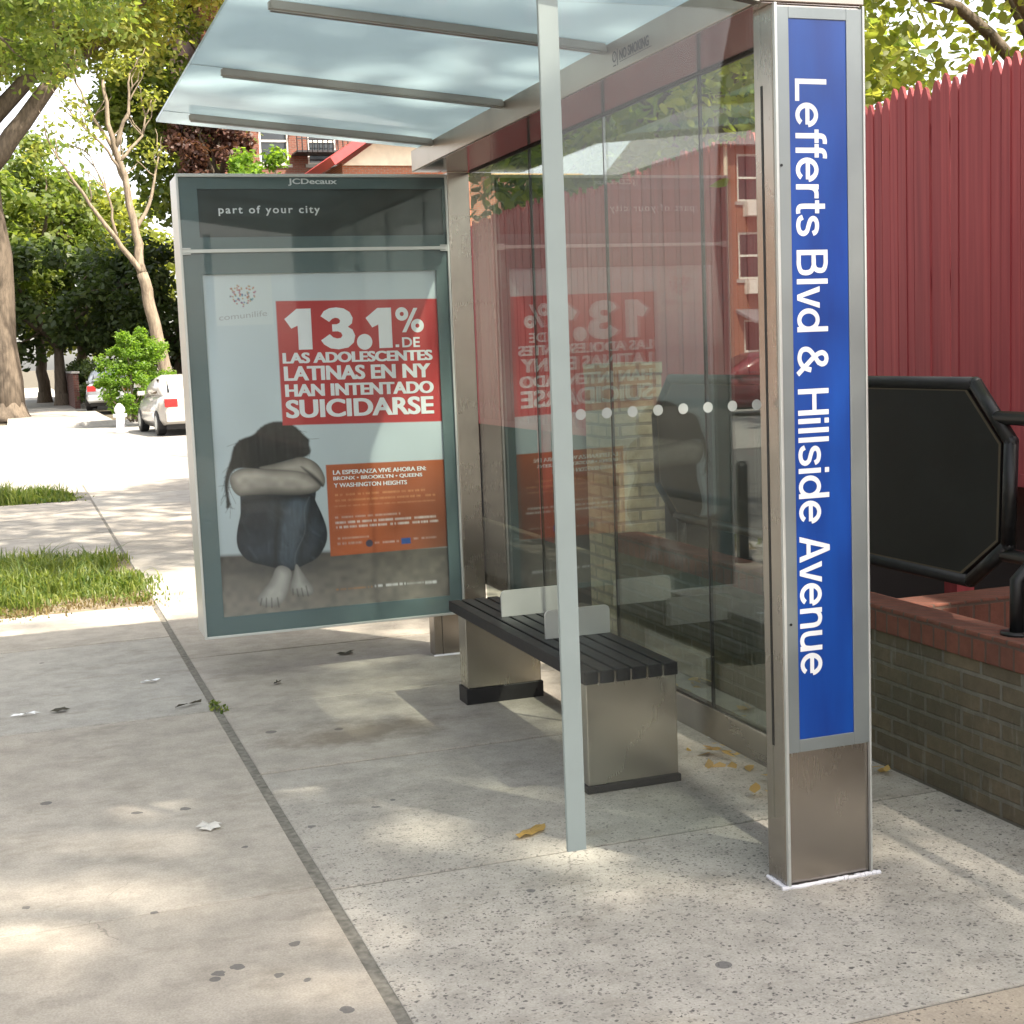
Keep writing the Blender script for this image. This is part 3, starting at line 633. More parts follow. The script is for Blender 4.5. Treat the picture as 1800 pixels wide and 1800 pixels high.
def poster():
    NX, NY = 420, 600
    s, t = np.meshgrid(np.linspace(0, 1, NX), np.linspace(0, 1, NY)); rg = np.random.default_rng(3)
    def vnoise(fx, fy):
        g = rg.random((int(fy)+3, int(fx)+3)); x = s*fx; y = t*fy; i = x.astype(int); j = y.astype(int); u = x-i; v = y-j; u = u*u*(3-2*u); v = v*v*(3-2*v)
        return (g[j, i]*(1-u)+g[j, i+1]*u)*(1-v)+(g[j+1, i]*(1-u)+g[j+1, i+1]*u)*v
    col = np.zeros((NY, NX, 3)); n1 = vnoise(6, 8); n2 = vnoise(40, 60); n3 = vnoise(160, 30)
    wall = np.array([.56, .64, .68]); col[:] = wall*(1.0-.28*np.clip((t-.3)/.6, 0, 1))[..., None]*(1+.10*(n1-.5))[..., None]
    def lay(c, a):
        nonlocal col; a = np.clip(a, 0, 1)[..., None]; col = col*(1-a)+np.array(c)*a if np.ndim(c) == 1 else col*(1-a)+c*a
    fl = np.clip((t-(.81+.03*s))/.012, 0, 1)
    flc = np.stack([.125+.06*n2, .115+.05*n2, .105+.04*n2], -1)*(.55+1.1*np.clip((t-.82)/.18, 0, 1)*np.clip(1.1-.5*s, 0, 1))[..., None]
    lay(flc, fl)
    lay([.03, .035, .04], .6*np.clip(1-np.hypot((s-.27)/.25, (t-.865)/.05), 0, 1))
    hair = smooth_closed([(.293,.432),(.322,.435),(.359,.453),(.386,.478),(.411,.49),(.402,.502),(.414,.527),(.391,.542),(.361,.544),(.313,.549),(.273,.556),(.21,.562),(.162,.568),(.11,.562),(.078,.566),(.061,.588),(.051,.621),(.052,.648),(.062,.668),(.037,.686),(.043,.654),(.036,.62),(.039,.594),(.05,.568),(.069,.539),(.076,.516),(.087,.496),(.112,.477),(.17,.469),(.19,.453),(.226,.436),(.265,.431)], 2)
    torso = smooth_closed([(.10,.57),(.25,.55),(.40,.57),(.44,.66),(.30,.84),(.12,.84),(.085,.78),(.10,.69)])
    jeans = smooth_closed([(.112,.639),(.213,.641),(.407,.65),(.422,.68),(.446,.719),(.465,.765),(.459,.806),(.416,.849),(.356,.865),(.316,.875),(.305,.881),(.247,.87),(.18,.855),(.119,.841),(.083,.812),(.072,.78),(.08,.74),(.101,.691)])
    shin = smooth_closed([(.304,.645),(.398,.655),(.390,.706),(.359,.78),(.331,.85),(.312,.882),(.247,.868),(.225,.817),(.245,.733)])
    back = smooth_closed([(.162,.564),(.244,.557),(.313,.549),(.361,.538),(.405,.548),(.439,.565),(.461,.593),(.468,.617),(.457,.638),(.434,.622),(.396,.60),(.29,.59)])
    front = smooth_closed([(.057,.588),(.09,.566),(.138,.562),(.204,.57),(.291,.576),(.368,.584),(.425,.605),(.453,.628),(.432,.648),(.372,.655),(.284,.651),(.212,.645),(.12,.643),(.096,.647),(.067,.624)])
    gap = smooth_closed([(.359,.565),(.388,.576),(.435,.606),(.463,.629),(.453,.640),(.415,.610),(.369,.577)])
    f1 = smooth_closed([(.233,.862),(.267,.860),(.305,.88),(.287,.923),(.266,.966),(.231,.982),(.179,.982),(.151,.968),(.142,.953),(.174,.929),(.211,.901)])
    f2 = smooth_closed([(.319,.851),(.344,.886),(.376,.922),(.392,.94),(.387,.958),(.338,.959),(.291,.947),(.285,.927),(.309,.89)])
    aa = lambda d, e=.004: np.clip(.5-d/e, 0, 1)
    den = (.75+.35*n3+.25*n2)
    lay(np.stack([.020*den, .024*den, .032*den], -1), aa(sdf_poly(torso, s, t)))
    dj = sdf_poly(jeans, s, t)
    jc = np.stack([.024*den, .031*den, .042*den], -1)*(.55+.8*np.clip(-dj/.05, 0, 1))[..., None]
    lay(jc, aa(dj))
    ds = sdf_poly(shin, s, t); sc = np.stack([.045*den, .060*den, .078*den], -1)*(.5+.9*np.clip(-ds/.035, 0, 1))[..., None]
    lay(sc, aa(ds, .008)*.9)
    r = np.random.default_rng(4)
    for k in range(34):                                     # creases in the jeans
        x0_, y0_ = r.uniform(.10, .43), r.uniform(.66, .86); an = r.normal(1.2, .6); ll = r.uniform(.02, .07); x1_, y1_ = x0_+ll*math.cos(an), y0_+ll*math.sin(an)*.7
        tt = np.clip(((s-x0_)*(x1_-x0_)+(t-y0_)*(y1_-y0_))/((x1_-x0_)**2+(y1_-y0_)**2), 0, 1); d = np.hypot(s-x0_-(x1_-x0_)*tt, (t-y0_-(y1_-y0_)*tt)*1.433)
        lay([.10, .13, .16] if k % 2 else [.008, .01, .014], .22*np.clip(1-d/.010, 0, 1)*aa(dj))
    lay([.016, .015, .018], .75*np.clip(1-np.hypot((s-.165)/.12, (t-.715)/.085), 0, 1)**.6*aa(dj))
    ex = .398-.085*np.clip((t-.66)/.21, 0, 1)                                # the shin's right edge
    lay([.010, .013, .018], .85*np.clip((s-ex)/.012, 0, 1)*np.clip(1-(s-ex)/.055, 0, 1)*aa(dj)*(t > .655))
    lay([.012, .014, .018], .7*np.clip(1-abs(s-(.262-.03*np.clip((t-.66)/.2, 0, 1)))/.022, 0, 1)*(t > .66)*aa(dj))
    lay([.010, .010, .012], .8*np.clip(1-abs(t-.658)/.014, 0, 1)*aa(dj))
    tt = np.clip((t-.66)/.20, 0, 1); lay([.15, .18, .21], .30*np.clip(1-abs(s-(.395-.075*tt-.01*np.sin(tt*9)))/.006, 0, 1)*(t > .66)*(t < .86))
    for P, base in ((f1, .36), (f2, .33)):
        d = sdf_poly(P, s, t); k = base*(.55+.65*np.clip(-d/.035, 0, 1))*(1+.2*(n2-.5))
        lay(np.stack([k*1.03, k, k*.94], -1), aa(d))
    for (a0, b0, a1, b1) in ((.165,.955,.158,.975),(.185,.955,.182,.982),(.207,.956,.206,.985),(.232,.957,.236,.985),(.300,.935,.300,.953),(.318,.936,.322,.958),(.338,.935,.343,.96),(.358,.93,.365,.96)):
        tt = np.clip(((s-a0)*(a1-a0)+(t-b0)*(b1-b0))/((a1-a0)**2+(b1-b0)**2), 0, 1); d = np.hypot(s-a0-(a1-a0)*tt, (t-b0-(b1-b0)*tt)*1.433); lay([.07, .065, .06], .75*np.clip(1-d/.0045, 0, 1))
    dh = sdf_poly(hair, s, t); hk = .012*(1+.9*vnoise(26, 120)*np.clip((s-.2)/.2, 0, 1))*(.7+.8*vnoise(14, 10))
    strand = vnoise(90, 14)*vnoise(9, 7); hk = hk*(.6+1.5*strand)+.03*np.clip(strand-.45, 0, 1)
    lay(np.stack([hk*1.1, hk, hk*1.0], -1), aa(dh, .009))
    r = np.random.default_rng(8)
    for k in range(90):                                     # loose strands at the outline
        x0_, y0_ = hair[r.integers(len(hair))]; x1_, y1_ = x0_+r.normal(0, .018), y0_+abs(r.normal(.012, .02))
        tt = np.clip(((s-x0_)*(x1_-x0_)+(t-y0_)*(y1_-y0_))/((x1_-x0_)**2+(y1_-y0_)**2+1e-9), 0, 1); lay([.03, .027, .026], .6*np.clip(1-np.hypot(s-x0_-(x1_-x0_)*tt, (t-y0_-(y1_-y0_)*tt)*1.433)/.0020, 0, 1))
    for P, base in ((back, .34), (front, .36)):
        d = sdf_poly(P, s, t); k = base*(.30+.80*np.clip(-d/.034, 0, 1)**.8)*(.80+.25*n2+.15*vnoise(18, 40))
        if base == .36: k = k*(1.12-.9*np.clip((t-.585-.10*np.clip(s-.28, 0, 1))/.075, 0, 1)*.75)
        lay(np.stack([k*1.08, k*.98, k*.86], -1), aa(d))
    lay([.03, .028, .026], .85*aa(sdf_poly(gap, s, t)+.002, .010))
    # orange block, fading to brown at its right; lines too small to read stay streaks
    ob = aa(np.maximum(np.maximum(.472-s, s-1.1), np.maximum(.569+.012*(s-.47)-t, t-.846)*1.433))
    ok = np.clip((s-.62)/.42, 0, 1)*np.clip((t-.58)/.25, 0, 1)
    oc = np.stack([.40-.24*ok, .10-.03*ok, .035+.01*ok], -1)*(.9+.2*n1)[..., None]
    lay(oc, ob)
    def streak(s0, s1, tc, h, c, k, seed):
        r = np.random.default_rng(seed); cells = int((s1-s0)*150); on = (r.random(cells+2) > .16).astype(float)*(.5+.5*r.random(cells+2))
        i = np.clip(((s-s0)/(s1-s0)*cells).astype(int), 0, cells+1); tl = tc+.008*(s-s0)
        lay(c, k*on[i]*(s > s0)*(s < s1)*np.clip(1.2-np.abs(t-tl)/h, 0, 1))
    for j, (a, b_, c_, h, cc, k) in enumerate([(.505,.909,.662,.004,[.62,.28,.12],.8),(.505,.954,.679,.004,[.62,.28,.12],.7),(.50,.954,.696,.003,[.60,.28,.14],.6),(.501,.79,.730,.004,[.6,.5,.45],.6),(.501,.954,.746,.0045,[.7,.68,.66],.85),(.503,.963,.760,.0045,[.7,.68,.66],.85),(.506,.646,.794,.004,[.55,.42,.36],.6),(.505,.614,.810,.005,[.5,.4,.36],.6),(.67,.78,.816,.004,[.6,.5,.48],.6),(.84,.95,.813,.004,[.5,.42,.4],.5),(.487,.65,.949,.004,[.45,.2,.08],.6),(.661,.80,.949,.005,[.7,.7,.72],.85),(.805,.885,.951,.004,[.45,.45,.46],.6),(.89,.945,.953,.006,[.7,.7,.72],.9)]): streak(a, b_, c_, h, cc, k, 20+j)
    lay([.03, .08, .26], aa(np.maximum(abs(s-.811)-.021, (abs(t-.818)-.009)*1.433)))
    lay([.06, .05, .08], aa(np.hypot(s-.646, (t-.816)*1.433)-.016))
    lb = aa(np.maximum(np.maximum(.047-s, s-.283), np.maximum(.0-t, t-.147)*1.433)); lay([.63, .69, .70], lb*.75)
    # little heart of coloured dots
    r = np.random.default_rng(5); pal = [[.50, .10, .06], [.04, .25, .28], [.06, .12, .30], [.34, .10, .20], [.45, .26, .08]]
    for k in range(120):
        hx, hy = r.uniform(-1.15, 1.15), r.uniform(-1.1, 1.25)
        if (hx*hx+hy*hy-1)**3-hx*hx*hy**3 > 0: continue
        lay(pal[int(r.integers(5))] if hy < .5 else pal[int(r.integers(2))*4 if r.random() < .7 else 3], .85*np.clip(1.3-np.hypot(s-(.160+hx*.048), (t-(.068-hy*.029))*1.433)/.0040, 0, 1))
    # red block
    lay(np.stack([.47+0*s, .045+0*s, .047+0*s], -1)*(.93+.14*n1)[..., None], aa(np.maximum(.297-s, np.maximum(.080+.007*(s-.3)-t, t-(.444+.02*(s-.3)))*1.433)))
    X = px0+s*(px1-px0); Z = pz1-t*(pz1-pz0); V = np.stack([X, np.full_like(X, L+.0170), Z], -1).reshape(-1, 3)
    i = (np.arange(NY-1)[:, None]*NX+np.arange(NX-1)).ravel(); Fq = np.stack([i, i+NX, i+NX+1, i+1], 1)
    me = bpy.data.meshes.new('poster'); me.vertices.add(len(V)); me.vertices.foreach_set('co', V.ravel())
    me.loops.add(Fq.size); me.loops.foreach_set('vertex_index', Fq.ravel().astype('i')); me.polygons.add(len(Fq)); me.polygons.foreach_set('loop_start', np.arange(0, Fq.size, 4, dtype='i'))
    me.update(); me.validate()
    at = me.attributes.new('ink', 'FLOAT_COLOR', 'POINT'); at.data.foreach_set('color', np.concatenate([np.clip(col, 0, 1), np.ones((NY, NX, 1))], -1).astype('f').ravel())
    m, n, l, p = new_mat('poster_print'); a = n.new('ShaderNodeAttribute'); a.attribute_name = 'ink'; l.new(a.outputs['Color'], p.inputs['Base Color']); pset(p, Roughness=.5)
    me.materials.append(m); o = bpy.data.objects.new('poster', me); C.objects.link(o); attach(o, adp, True); o.matrix_parent_inverse = Matrix.Identity(4)
    return o
poster()
def pp(s, t, k=0.): return (px0+s*(px1-px0), L+.0160-k, pz1-t*(pz1-pz0))
b = MB()
pf = lambda s, t, k: pp(s, t, k)
one = [(0, .24), (.47, 0), (1, 0), (1.0, 1), (.48, 1), (.48, .41), (.24, .48)]
for (s0, s1, t0, t1) in ((.329, .443, .104, .224), (.679, .793, .108, .228)): b.prism([(s0+a*(s1-s0), t0+c*(t1-t0)) for a, c in one], pf, 0, None)
three = [(.02,.80),(.12,.92),(.28,.985),(.48,1.0),(.70,.97),(.87,.88),(.95,.74),(.92,.61),(.80,.53),(.93,.46),(1.0,.32),(.95,.15),(.78,.035),(.5,.0),(.27,.03),(.08,.13),(0,.23),(.26,.37),(.36,.29),(.47,.26),(.58,.27),(.63,.33),(.59,.40),(.50,.43),(.34,.43),(.34,.60),(.48,.60),(.56,.63),(.58,.69),(.53,.74),(.44,.755),(.35,.73),(.26,.66)]
b.prism([(.481+a*.149, .227-c*.124) for a, c in three], pf, 0, None)
b.prism([(.670+.034*math.cos(a), .2075+.0235*math.sin(a)) for a in [2*math.pi*i/28 for i in range(28)]], pf, 0, None)
for cx, cy in ((.840, .128), (.908, .1645)):
    for i in range(24):
        a0, a1 = 2*math.pi*i/24, 2*math.pi*(i+1)/24
        b.add([pp(cx+r*math.cos(a), cy+r*.70*math.sin(a)) for r, a in ((.009, a0), (.029, a0), (.029, a1), (.009, a1))], [(0, 1, 2, 3)])
b.prism([(.893, .111), (.911, .111), (.856, .183), (.838, .183)], pf, .0004, None)
b.prism([(.806, .219), (.822, .219), (.822, .227), (.806, .227)], pf, 0, None)
for body, (s0, s1, t0, t1, tl) in {'DE': (.836, .915, .198, .228, .001), 'LAS ADOLESCENTES': (.315, .967, .2315, .263, .007), 'LATINAS EN NY': (.317, .956, .271, .314, .008), 'HAN INTENTADO': (.318, .966, .324, .361, .009), 'SUICIDARSE': (.317, .963, .370, .424, .009)}.items():
    put_text(b, body, lambda u, v, k: pp(s0+u*(s1-s0), t1-v*(t1-t0)+tl*u, k), (0, 1, 0, 1), False, .018, .0045)
b.build('headline_lettering', M_['white_print'], adp, True); b = MB()
for body, (s0, s1, t0, t1, tl) in {'LA ESPERANZA VIVE AHORA EN:': (.502, .917, .587, .600, .005), 'BRONX \u2022 BROOKLYN \u2022 QUEENS': (.502, .898, .606, .619, .006), 'Y WASHINGTON HEIGHTS': (.503, .827, .626, .639, .005)}.items():
    put_text(b, body, lambda u, v, k: pp(s0+u*(s1-s0), t1-v*(t1-t0)+tl*u, k), (0, 1, 0, 1), False, .012, .0015)
b.build('poster_lettering', M_['white_print'], adp, True)
b = MB(); put_text(b, 'comunilife', lambda u, v, k: pp(.058+u*.20, .132-v*.017-.010*u, k), (0, 1, 0, 1))
b.build('logo_lettering', M_['grey_print'], adp, True)

# ------------------------------------------------------------------ bench
bn = thing('bench', 'black slatted bench on two steel box supports inside the bus shelter', 'bench', (-.29, 1.85, 0))
b = MB(); n6 = 6; x0, x1 = -.497, -.118; wd = (x1-x0)/n6
for i in range(n6): b.box(x0+i*wd+.0055, x0+(i+1)*wd-.0055, 1.0, 2.675, .430, .4775, .004)
b.build('seat', M_['black_plastic'], bn)
for i in range(1, n6):
    b = MB(); b.box(x0+i*wd-.0028, x0+i*wd+.0028, 1.003, 1.012, .425, .470); b.build('spacer', M_['steel'], bn)
for ya, yb_, kz in ((1.09, 1.20, .028), (2.555, 2.665, .075)):
    b = MB(); b.box(-.452, -.088, ya, yb_, kz, .429, .004); s_ = b.build('support', M_['steel_bench'], bn)
    b = MB(); b.box(-.460, -.080, ya-.006, yb_+.006, 0, kz, .003); b.build('plinth', M_['black_rubber'], s_)
for y in (2.155, 1.615):
    poly = []
    xa, xb, za, zb, r = -.405, -.126, .478, .592, .02
    poly += [(xa, za), (xb, za)]
    poly += [(xb-r+r*math.cos(a), zb-r+r*math.sin(a)) for a in [math.pi/2*i/5 for i in range(6)]]
    poly += [(xa+r+r*math.cos(a), zb-r+r*math.sin(a)) for a in [math.pi/2+math.pi/2*i/5 for i in range(6)]]
    b = MB(); b.prism(poly, lambda a, c, d: (a, d, c), y, y+.012); b.build('seat_divider', M_['alu_pale'], bn)

# ------------------------------------------------------------------ low brick wall, pier, fence, notice board
wl = thing('brick_wall', 'low mossy brick wall with a red brick cap behind the bus shelter', 'wall', (.78, 0, 0))
b = MB(); b.box(.70, .90, -9, 3.445, -.1, .515); b.build('wall_face', M_['brick_olive'], wl)
b = MB(); b.box(.692, .835, -9, 3.443, .517, .617, .006); b.build('coping', M_['brick_red_cap'], wl)
b = MB(); b.box(.838, 1.86, .87, 1.05, .0, .612, .006); b.build('cross_wall', M_['brick_red_cap'], wl)
pr_ = thing('brick_pier', 'sunlit buff brick pier at the end of the low wall, seen through the glass', 'pier', (.85, 3.6, 0))
b = MB(); b.box(.69, 1.0, 3.45, 3.80, 0, 1.469); b.build('shaft', M_['brick_tan'], pr_)
b = MB(); b.box(.685, 1.005, 3.445, 3.805, 1.47, 1.535, .004); b.build('cap', M_['brick_tan'], pr_)
b = MB(); b.add([(.9, -9, .22), (1.9, -9, .22), (1.9, .87, .22), (.9, .87, .22)], [(0, 1, 2, 3)]); b.add([(.9, 1.05, -.02), (1.9, 1.05, -.02), (1.9, 12, -.02), (.9, 12, -.02)], [(0, 1, 2, 3)])
struct(b.build('planting_soil', M_['soil']), 'dark soil strip between the low brick wall and the red fence')
fx = 1.90
fn_ = thing('wooden_fence', 'tall dark red picket fence with pointed tops behind the low brick wall', 'fence', (fx, 2.5, 0))
b = MB(); y = -4.0
while y < 14.5:
    wv = rnd.uniform(.052, .070); zt = 2.85+rnd.uniform(-.032, .026)+.02*math.sin(y*1.7); g = rnd.choice([.002, .002, .003, .004, .009]); dx = rnd.uniform(-.004, .004); tl = rnd.uniform(-.006, .006)
    ya, yb_ = y, y+wv; zb = .985
    poly = [(ya, zb), (yb_, zb), (yb_+tl, zt-.07), (yb_-wv*.30+tl, zt-.012), ((ya+yb_)/2+tl, zt), (ya+wv*.30+tl, zt-.012), (ya+tl, zt-.07)]
    b.prism(poly, lambda a, c, d: (d, a, c), fx+dx, fx+dx+.018); y += wv+g
b.build('pickets', M_['fence'], fn_)
for z in (.95, 1.85, 2.55):
    b = MB(); b.box(fx+.024, fx+.064, -4, 14.5, z, z+.085); b.build('rail', M_['fence'], fn_)
b = MB(); b.box(fx-.012, fx-.005, -4, 14.5, .93, .99, .003); b.build('kick_board', M_['fence'], fn_)
for y in (-3.2, -1.2, 1.55, 3.6, 5.7, 7.8, 10, 12.2):
    b = MB(); b.box(fx+.005 if y != 1.55 else 1.50, fx+.095 if y != 1.55 else 1.59, y, y+.09, -.1, .93 if y == 1.55 else 2.6); b.build('fence_post', M_['fence'], fn_)
b = MB(); b.box(fx+.3, fx+.32, -4, 14.5, -.1, .96); b.build('void_shade_sheet', plain('painted_void_shade', (.02, .018, .016), .9), fn_)  # near-black sheet added as the shade of the void below the pickets

nb = thing('notice_board', 'back of a black octagonal board in a pipe frame standing on the low wall', 'board', (.85, 1.85, .6))
X = .855
oct_ = [(.575, 1.45), (.385, 1.255), (.40, .895), (.605, .745), (3.0, .745), (3.205, .895), (3.22, 1.255), (3.03, 1.45)]
b = MB(); pts = [(X, y, z) for y, z in oct_]
for i in range(8): b.tube([pts[i], pts[(i+1) % 8]], .025, 12)
for q in pts:
    bm = bmesh.new(); bmesh.ops.create_uvsphere(bm, u_segments=12, v_segments=8, radius=.0255, matrix=Matrix.Translation(q)); b.bm(bm)
b.build('pipe_frame', M_['black_paint'], nb, smooth=True)
cy, cz = 1.80, 1.10
b = MB(); b.prism([(cy+(y-cy)*.975, cz+(z-cz)*.945) for y, z in oct_], lambda a, c, d: (d, a, c), X-.012, X+.012); b.build('board_panel', plain('black_board', (.008, .0085, .008), .5, 0, .5, 4, Specular_IOR_Level=.25), nb)
b = MB(); i_ = [(cy+(y-cy)*.965, cz+(z-cz)*.925) for y, z in oct_]; o_ = [(cy+(y-cy)*.973, cz+(z-cz)*.940) for y, z in oct_]
for i in range(8): j = (i+1) % 8; b.add([(X-.0135, *i_[i]), (X-.0135, *i_[j]), (X-.0135, *o_[j]), (X-.0135, *o_[i])], [(0, 1, 2, 3)])
b.build('gilt_line', plain('tarnished_gilt', (.07, .052, .03), .6), nb)
for z, yy in ((1.335, .47), (.862, .42)):
    b = MB(); b.tube([(X, yy, z), (X, -4.5, z)], .024, 12); b.build('rail_pipe', M_['black_paint'], nb, smooth=True)
for y in (.262, -2.2):
    b = MB(); b.tube([(X-.075, y, .617), (X-.075, y, .80), (X, y, .862)], .024, 12); b.tube([(X-.075, y, .617), (X-.075, y, .627)], .055, 16); b.build('stand_post', M_['black_paint'], nb, smooth=True)
b = MB(); b.tube([(X, 2.95, .50), (X, 2.95, .75)], .024, 12); b.build('stand_post', M_['black_paint'], nb, smooth=True)

# ------------------------------------------------------------------ trees
def leaves_mesh(name, cl, per, size, mat, seed, spread=1.0, up=.5, aspect=.55):
    """cl: list of (center, radius); per: leaves per clump"""
    rg = np.random.default_rng(seed); Cc = np.array([c for c, r in cl]); Rr = np.array([r for c, r in cl])
    n = per*len(cl); idx = np.repeat(np.arange(len(cl)), per)
    d = rg.normal(0, 1, (n, 3)); d /= np.linalg.norm(d, axis=1)[:, None]+1e-9; rad = rg.random(n)**.45
    P = Cc[idx]+d*(rad*Rr[idx]*spread)[:, None]*np.array([1, 1, .8])
    nrm = rg.normal(0, 1, (n, 3)); nrm[:, 2] += up*2; nrm += d*.7; nrm /= np.linalg.norm(nrm, axis=1)[:, None]
    t = np.cross(nrm, rg.normal(0, 1, (n, 3))); t /= np.linalg.norm(t, axis=1)[:, None]+1e-9; bt = np.cross(nrm, t)
    sz = size*rg.uniform(.6, 1.35, n)[:, None]; V = np.zeros((n, 6, 3)); q = rg.uniform(.05, .22, n)[:, None]
    for k, (u, v_) in enumerate(((-.5, 0), (-.22, .42), (.14, .36), (.56, 0), (.14, -.36), (-.22, -.42))):
        V[:, k] = P+t*sz*u+bt*sz*aspect*v_*1.15-nrm*sz*(q*abs(v_)*2+.25*max(u, 0)**2+.12*(u < -.4))
    Fq = np.arange(6*n, dtype='i'); me = bpy.data.meshes.new(name); me.vertices.add(6*n); me.vertices.foreach_set('co', V.ravel())
    me.loops.add(6*n); me.loops.foreach_set('vertex_index', Fq); me.polygons.add(n); me.polygons.foreach_set('loop_start', np.arange(0, 6*n, 6, dtype='i'))
    me.update(); me.validate(); me.materials.append(mat)
    o = bpy.data.objects.new(name, me); C.objects.link(o); return o
def limb(b, p, q, r0, r1, rg, k=6, wob=.10, sag=0.):
    p, q = Vector(p), Vector(q); ln = (q-p).length; pts = []
    for i in range(k+1):
        t = i/k; o = Vector((rg.uniform(-1, 1), rg.uniform(-1, 1), rg.uniform(-1, 1)))*wob*ln*.25*math.sin(math.pi*t)
        pts.append(p.lerp(q, t)+o+Vector((0, 0, sag*ln*math.sin(math.pi*t))))
    b.tube(pts, [r0+(r1-r0)*(i/k) for i in range(k+1)], 8); return pts
def tree(name, label, base, crown, trunk_r, leaf, mat, n_clumps, per, seed, bark='bark', group='trees around the crossing', clump=.28, fork=.45, cat='tree', up=.5, extra=None, lean=(0, 0), even=False):
    """crown = (center xyz, radii xyz) in metres relative to base"""
    rg = random.Random(seed); T = thing(name, label, cat, base, group)
    cc, cr = Vector(crown[0]), Vector(crown[1]); cl = []; qn = seed
    for i in range(n_clumps):
        while True:
            if even: qn += 1; d = Vector([((.5+qn*g_) % 1)*2-1 for g_ in (.8191725, .6710436, .5497005)])     # evenly spread boughs
            else: d = Vector((rg.uniform(-1, 1), rg.uniform(-1, 1), rg.uniform(-1, 1)))
            if .12 < d.length < 1: break
        if not even: d = d*(d.length**-.45)
        c = cc+Vector((d.x*cr.x, d.y*cr.y, d.z*cr.z)); cl.append((c[:], clump*min(cr)*rg.uniform(.7, 1.35)))
    b = MB(); top = Vector((lean[0], lean[1], cc.z-cr.z*fork)); 
    tr = limb(b, (0, 0, -.1), top, trunk_r, trunk_r*.62, rg, 7, .10)
    b.tube([(0, 0, -.12), (0, 0, .10), (0, 0, .5)], [trunk_r*1.45, trunk_r*1.18, trunk_r*.98], 10)
    sub = rg.sample(range(len(cl)), min(len(cl), 26)); mains = []
    for j in range(5):
        a = 2*math.pi*j/5+rg.uniform(-.4, .4); q = cc+Vector((math.cos(a)*cr.x*.45, math.sin(a)*cr.y*.45, rg.uniform(-.2, .35)*cr.z)); mains.append(limb(b, top, q, trunk_r*.5, trunk_r*.2, rg, 6, .22))
    for i in sub:
        q = Vector(cl[i][0]); m = min((pt for mm in mains for pt in mm[2:]), key=lambda z: (z-q).length); limb(b, m, q, trunk_r*.16, trunk_r*.04, rg, 5, .25)
    if extra: extra(b, rg)
    b.build('trunk', M_[bark], T, True, True)
    cw = leaves_mesh('crown', cl, per, leaf, M_[mat], seed, up=up); cw.parent = T
    return T
# big street tree beyond the crossing, one great limb reaching over the walk
def big_limb(b, rg):
    limb(b, (.1, 0, 8.3), (2.3, -1.0, 11.0), .34, .24, rg, 6, .08); limb(b, (2.3, -1, 11.0), (4.3, -2.0, 12.4), .24, .14, rg, 5, .1)
    limb(b, (4.3, -2, 12.4), (6.4, -2.4, 14.2), .14, .06, rg, 5, .2); limb(b, (3.2, -1.4, 11.6), (5.2, -1, 15.2), .12, .05, rg, 5, .2)
tree('street_tree', 'huge old street tree with thick trunk at the left edge beyond the crossing', (-2.62, 47, 0), ((1.2, -1.0, 15.8), (8.4, 6.0, 5.0)), .62, .22, 'leaf_yellow', 200, 330, 11, clump=.26, fork=1.25, extra=big_limb)
tree('street_tree', 'yellow-green tree whose leafy sprays hang at the top left over the road', (-7.2, 30, 0), ((4.0, 0, 10.6), (4.6, 4.2, 2.6)), .34, .17, 'leaf_mid', 90, 230, 12, clump=.30, fork=.9)

# slender pale trunked tree with bare branches behind the bush
yt = thing('slender_tree', 'slender pale tree with bare forked branches behind the bright green bush', 'tree', (1.95, 42, 0), 'trees around the crossing')
rg = random.Random(5); b = MB()
def sk(pts, r0, r1):
    P = [Vector(p) for p in pts]; Q = []
    for p, q in zip(P, P[1:]):
        for i in range(4): Q.append(p.lerp(q, i/4)+Vector((rg.uniform(-.04, .04), rg.uniform(-.04, .04), 0)))
    Q.append(P[-1]); b.tube(Q, [.8*(r0+(r1-r0)*i/(len(Q)-1)) for i in range(len(Q))], 8); return Q
sk([(.35, 0, -.1), (.22, 0, 1.2), (-.08, 0, 3.4), (-.28, 0, 4.4)], .27, .21)
tips = [sk([(-.28, 0, 4.4), (-.35, .1, 5.6), (-.62, .1, 7.4), (-.95, 0, 8.9), (-1.05, 0, 10.2)], .19, .06),
        sk([(-.25, 0, 4.3), (-1.0, -.2, 5.5), (-1.9, -.3, 6.8), (-2.7, -.3, 8.2)], .12, .03),
        sk([(-.6, .1, 7.2), (-.85, .3, 8.2), (-1.5, .4, 9.4), (-1.9, .4, 10.4)], .10, .03), sk([(-.8, 0, 8.2), (-.4, -.2, 9.2), (-.25, -.2, 10.4)], .09, .03),
        sk([(-.35, .1, 5.7), (.2, .3, 6.8), (.5, .4, 8.0)], .09, .03), sk([(-1.0, -.2, 5.5), (-1.1, -.3, 6.6), (-1.6, -.4, 7.9)], .06, .02), sk([(-.62, .1, 7.4), (-1.2, -.2, 8.3), (-2.2, -.3, 9.2)], .07, .02), sk([(-.7, 0, 7.8), (.0, .2, 8.6), (.4, .3, 9.8)], .07, .02)]
for q in tips:
    for _ in range(4): p0 = rg.choice(q[len(q)//2:]); limb(b, p0, p0+Vector((rg.uniform(-.8, .6), rg.uniform(-.4, .4), rg.uniform(.4, 1.1))), .025, .01, rg, 4, .3)
b.build('trunk', M_['bark_pale'], yt, True, True)
cw = leaves_mesh('crown', [((q[-1]+Vector((rg.uniform(-.5, .5), 0, rg.uniform(-.3, .6))))[:], .55) for q in tips for _ in range(2)], 60, .17, M_['leaf_yellow'], 9); cw.parent = yt

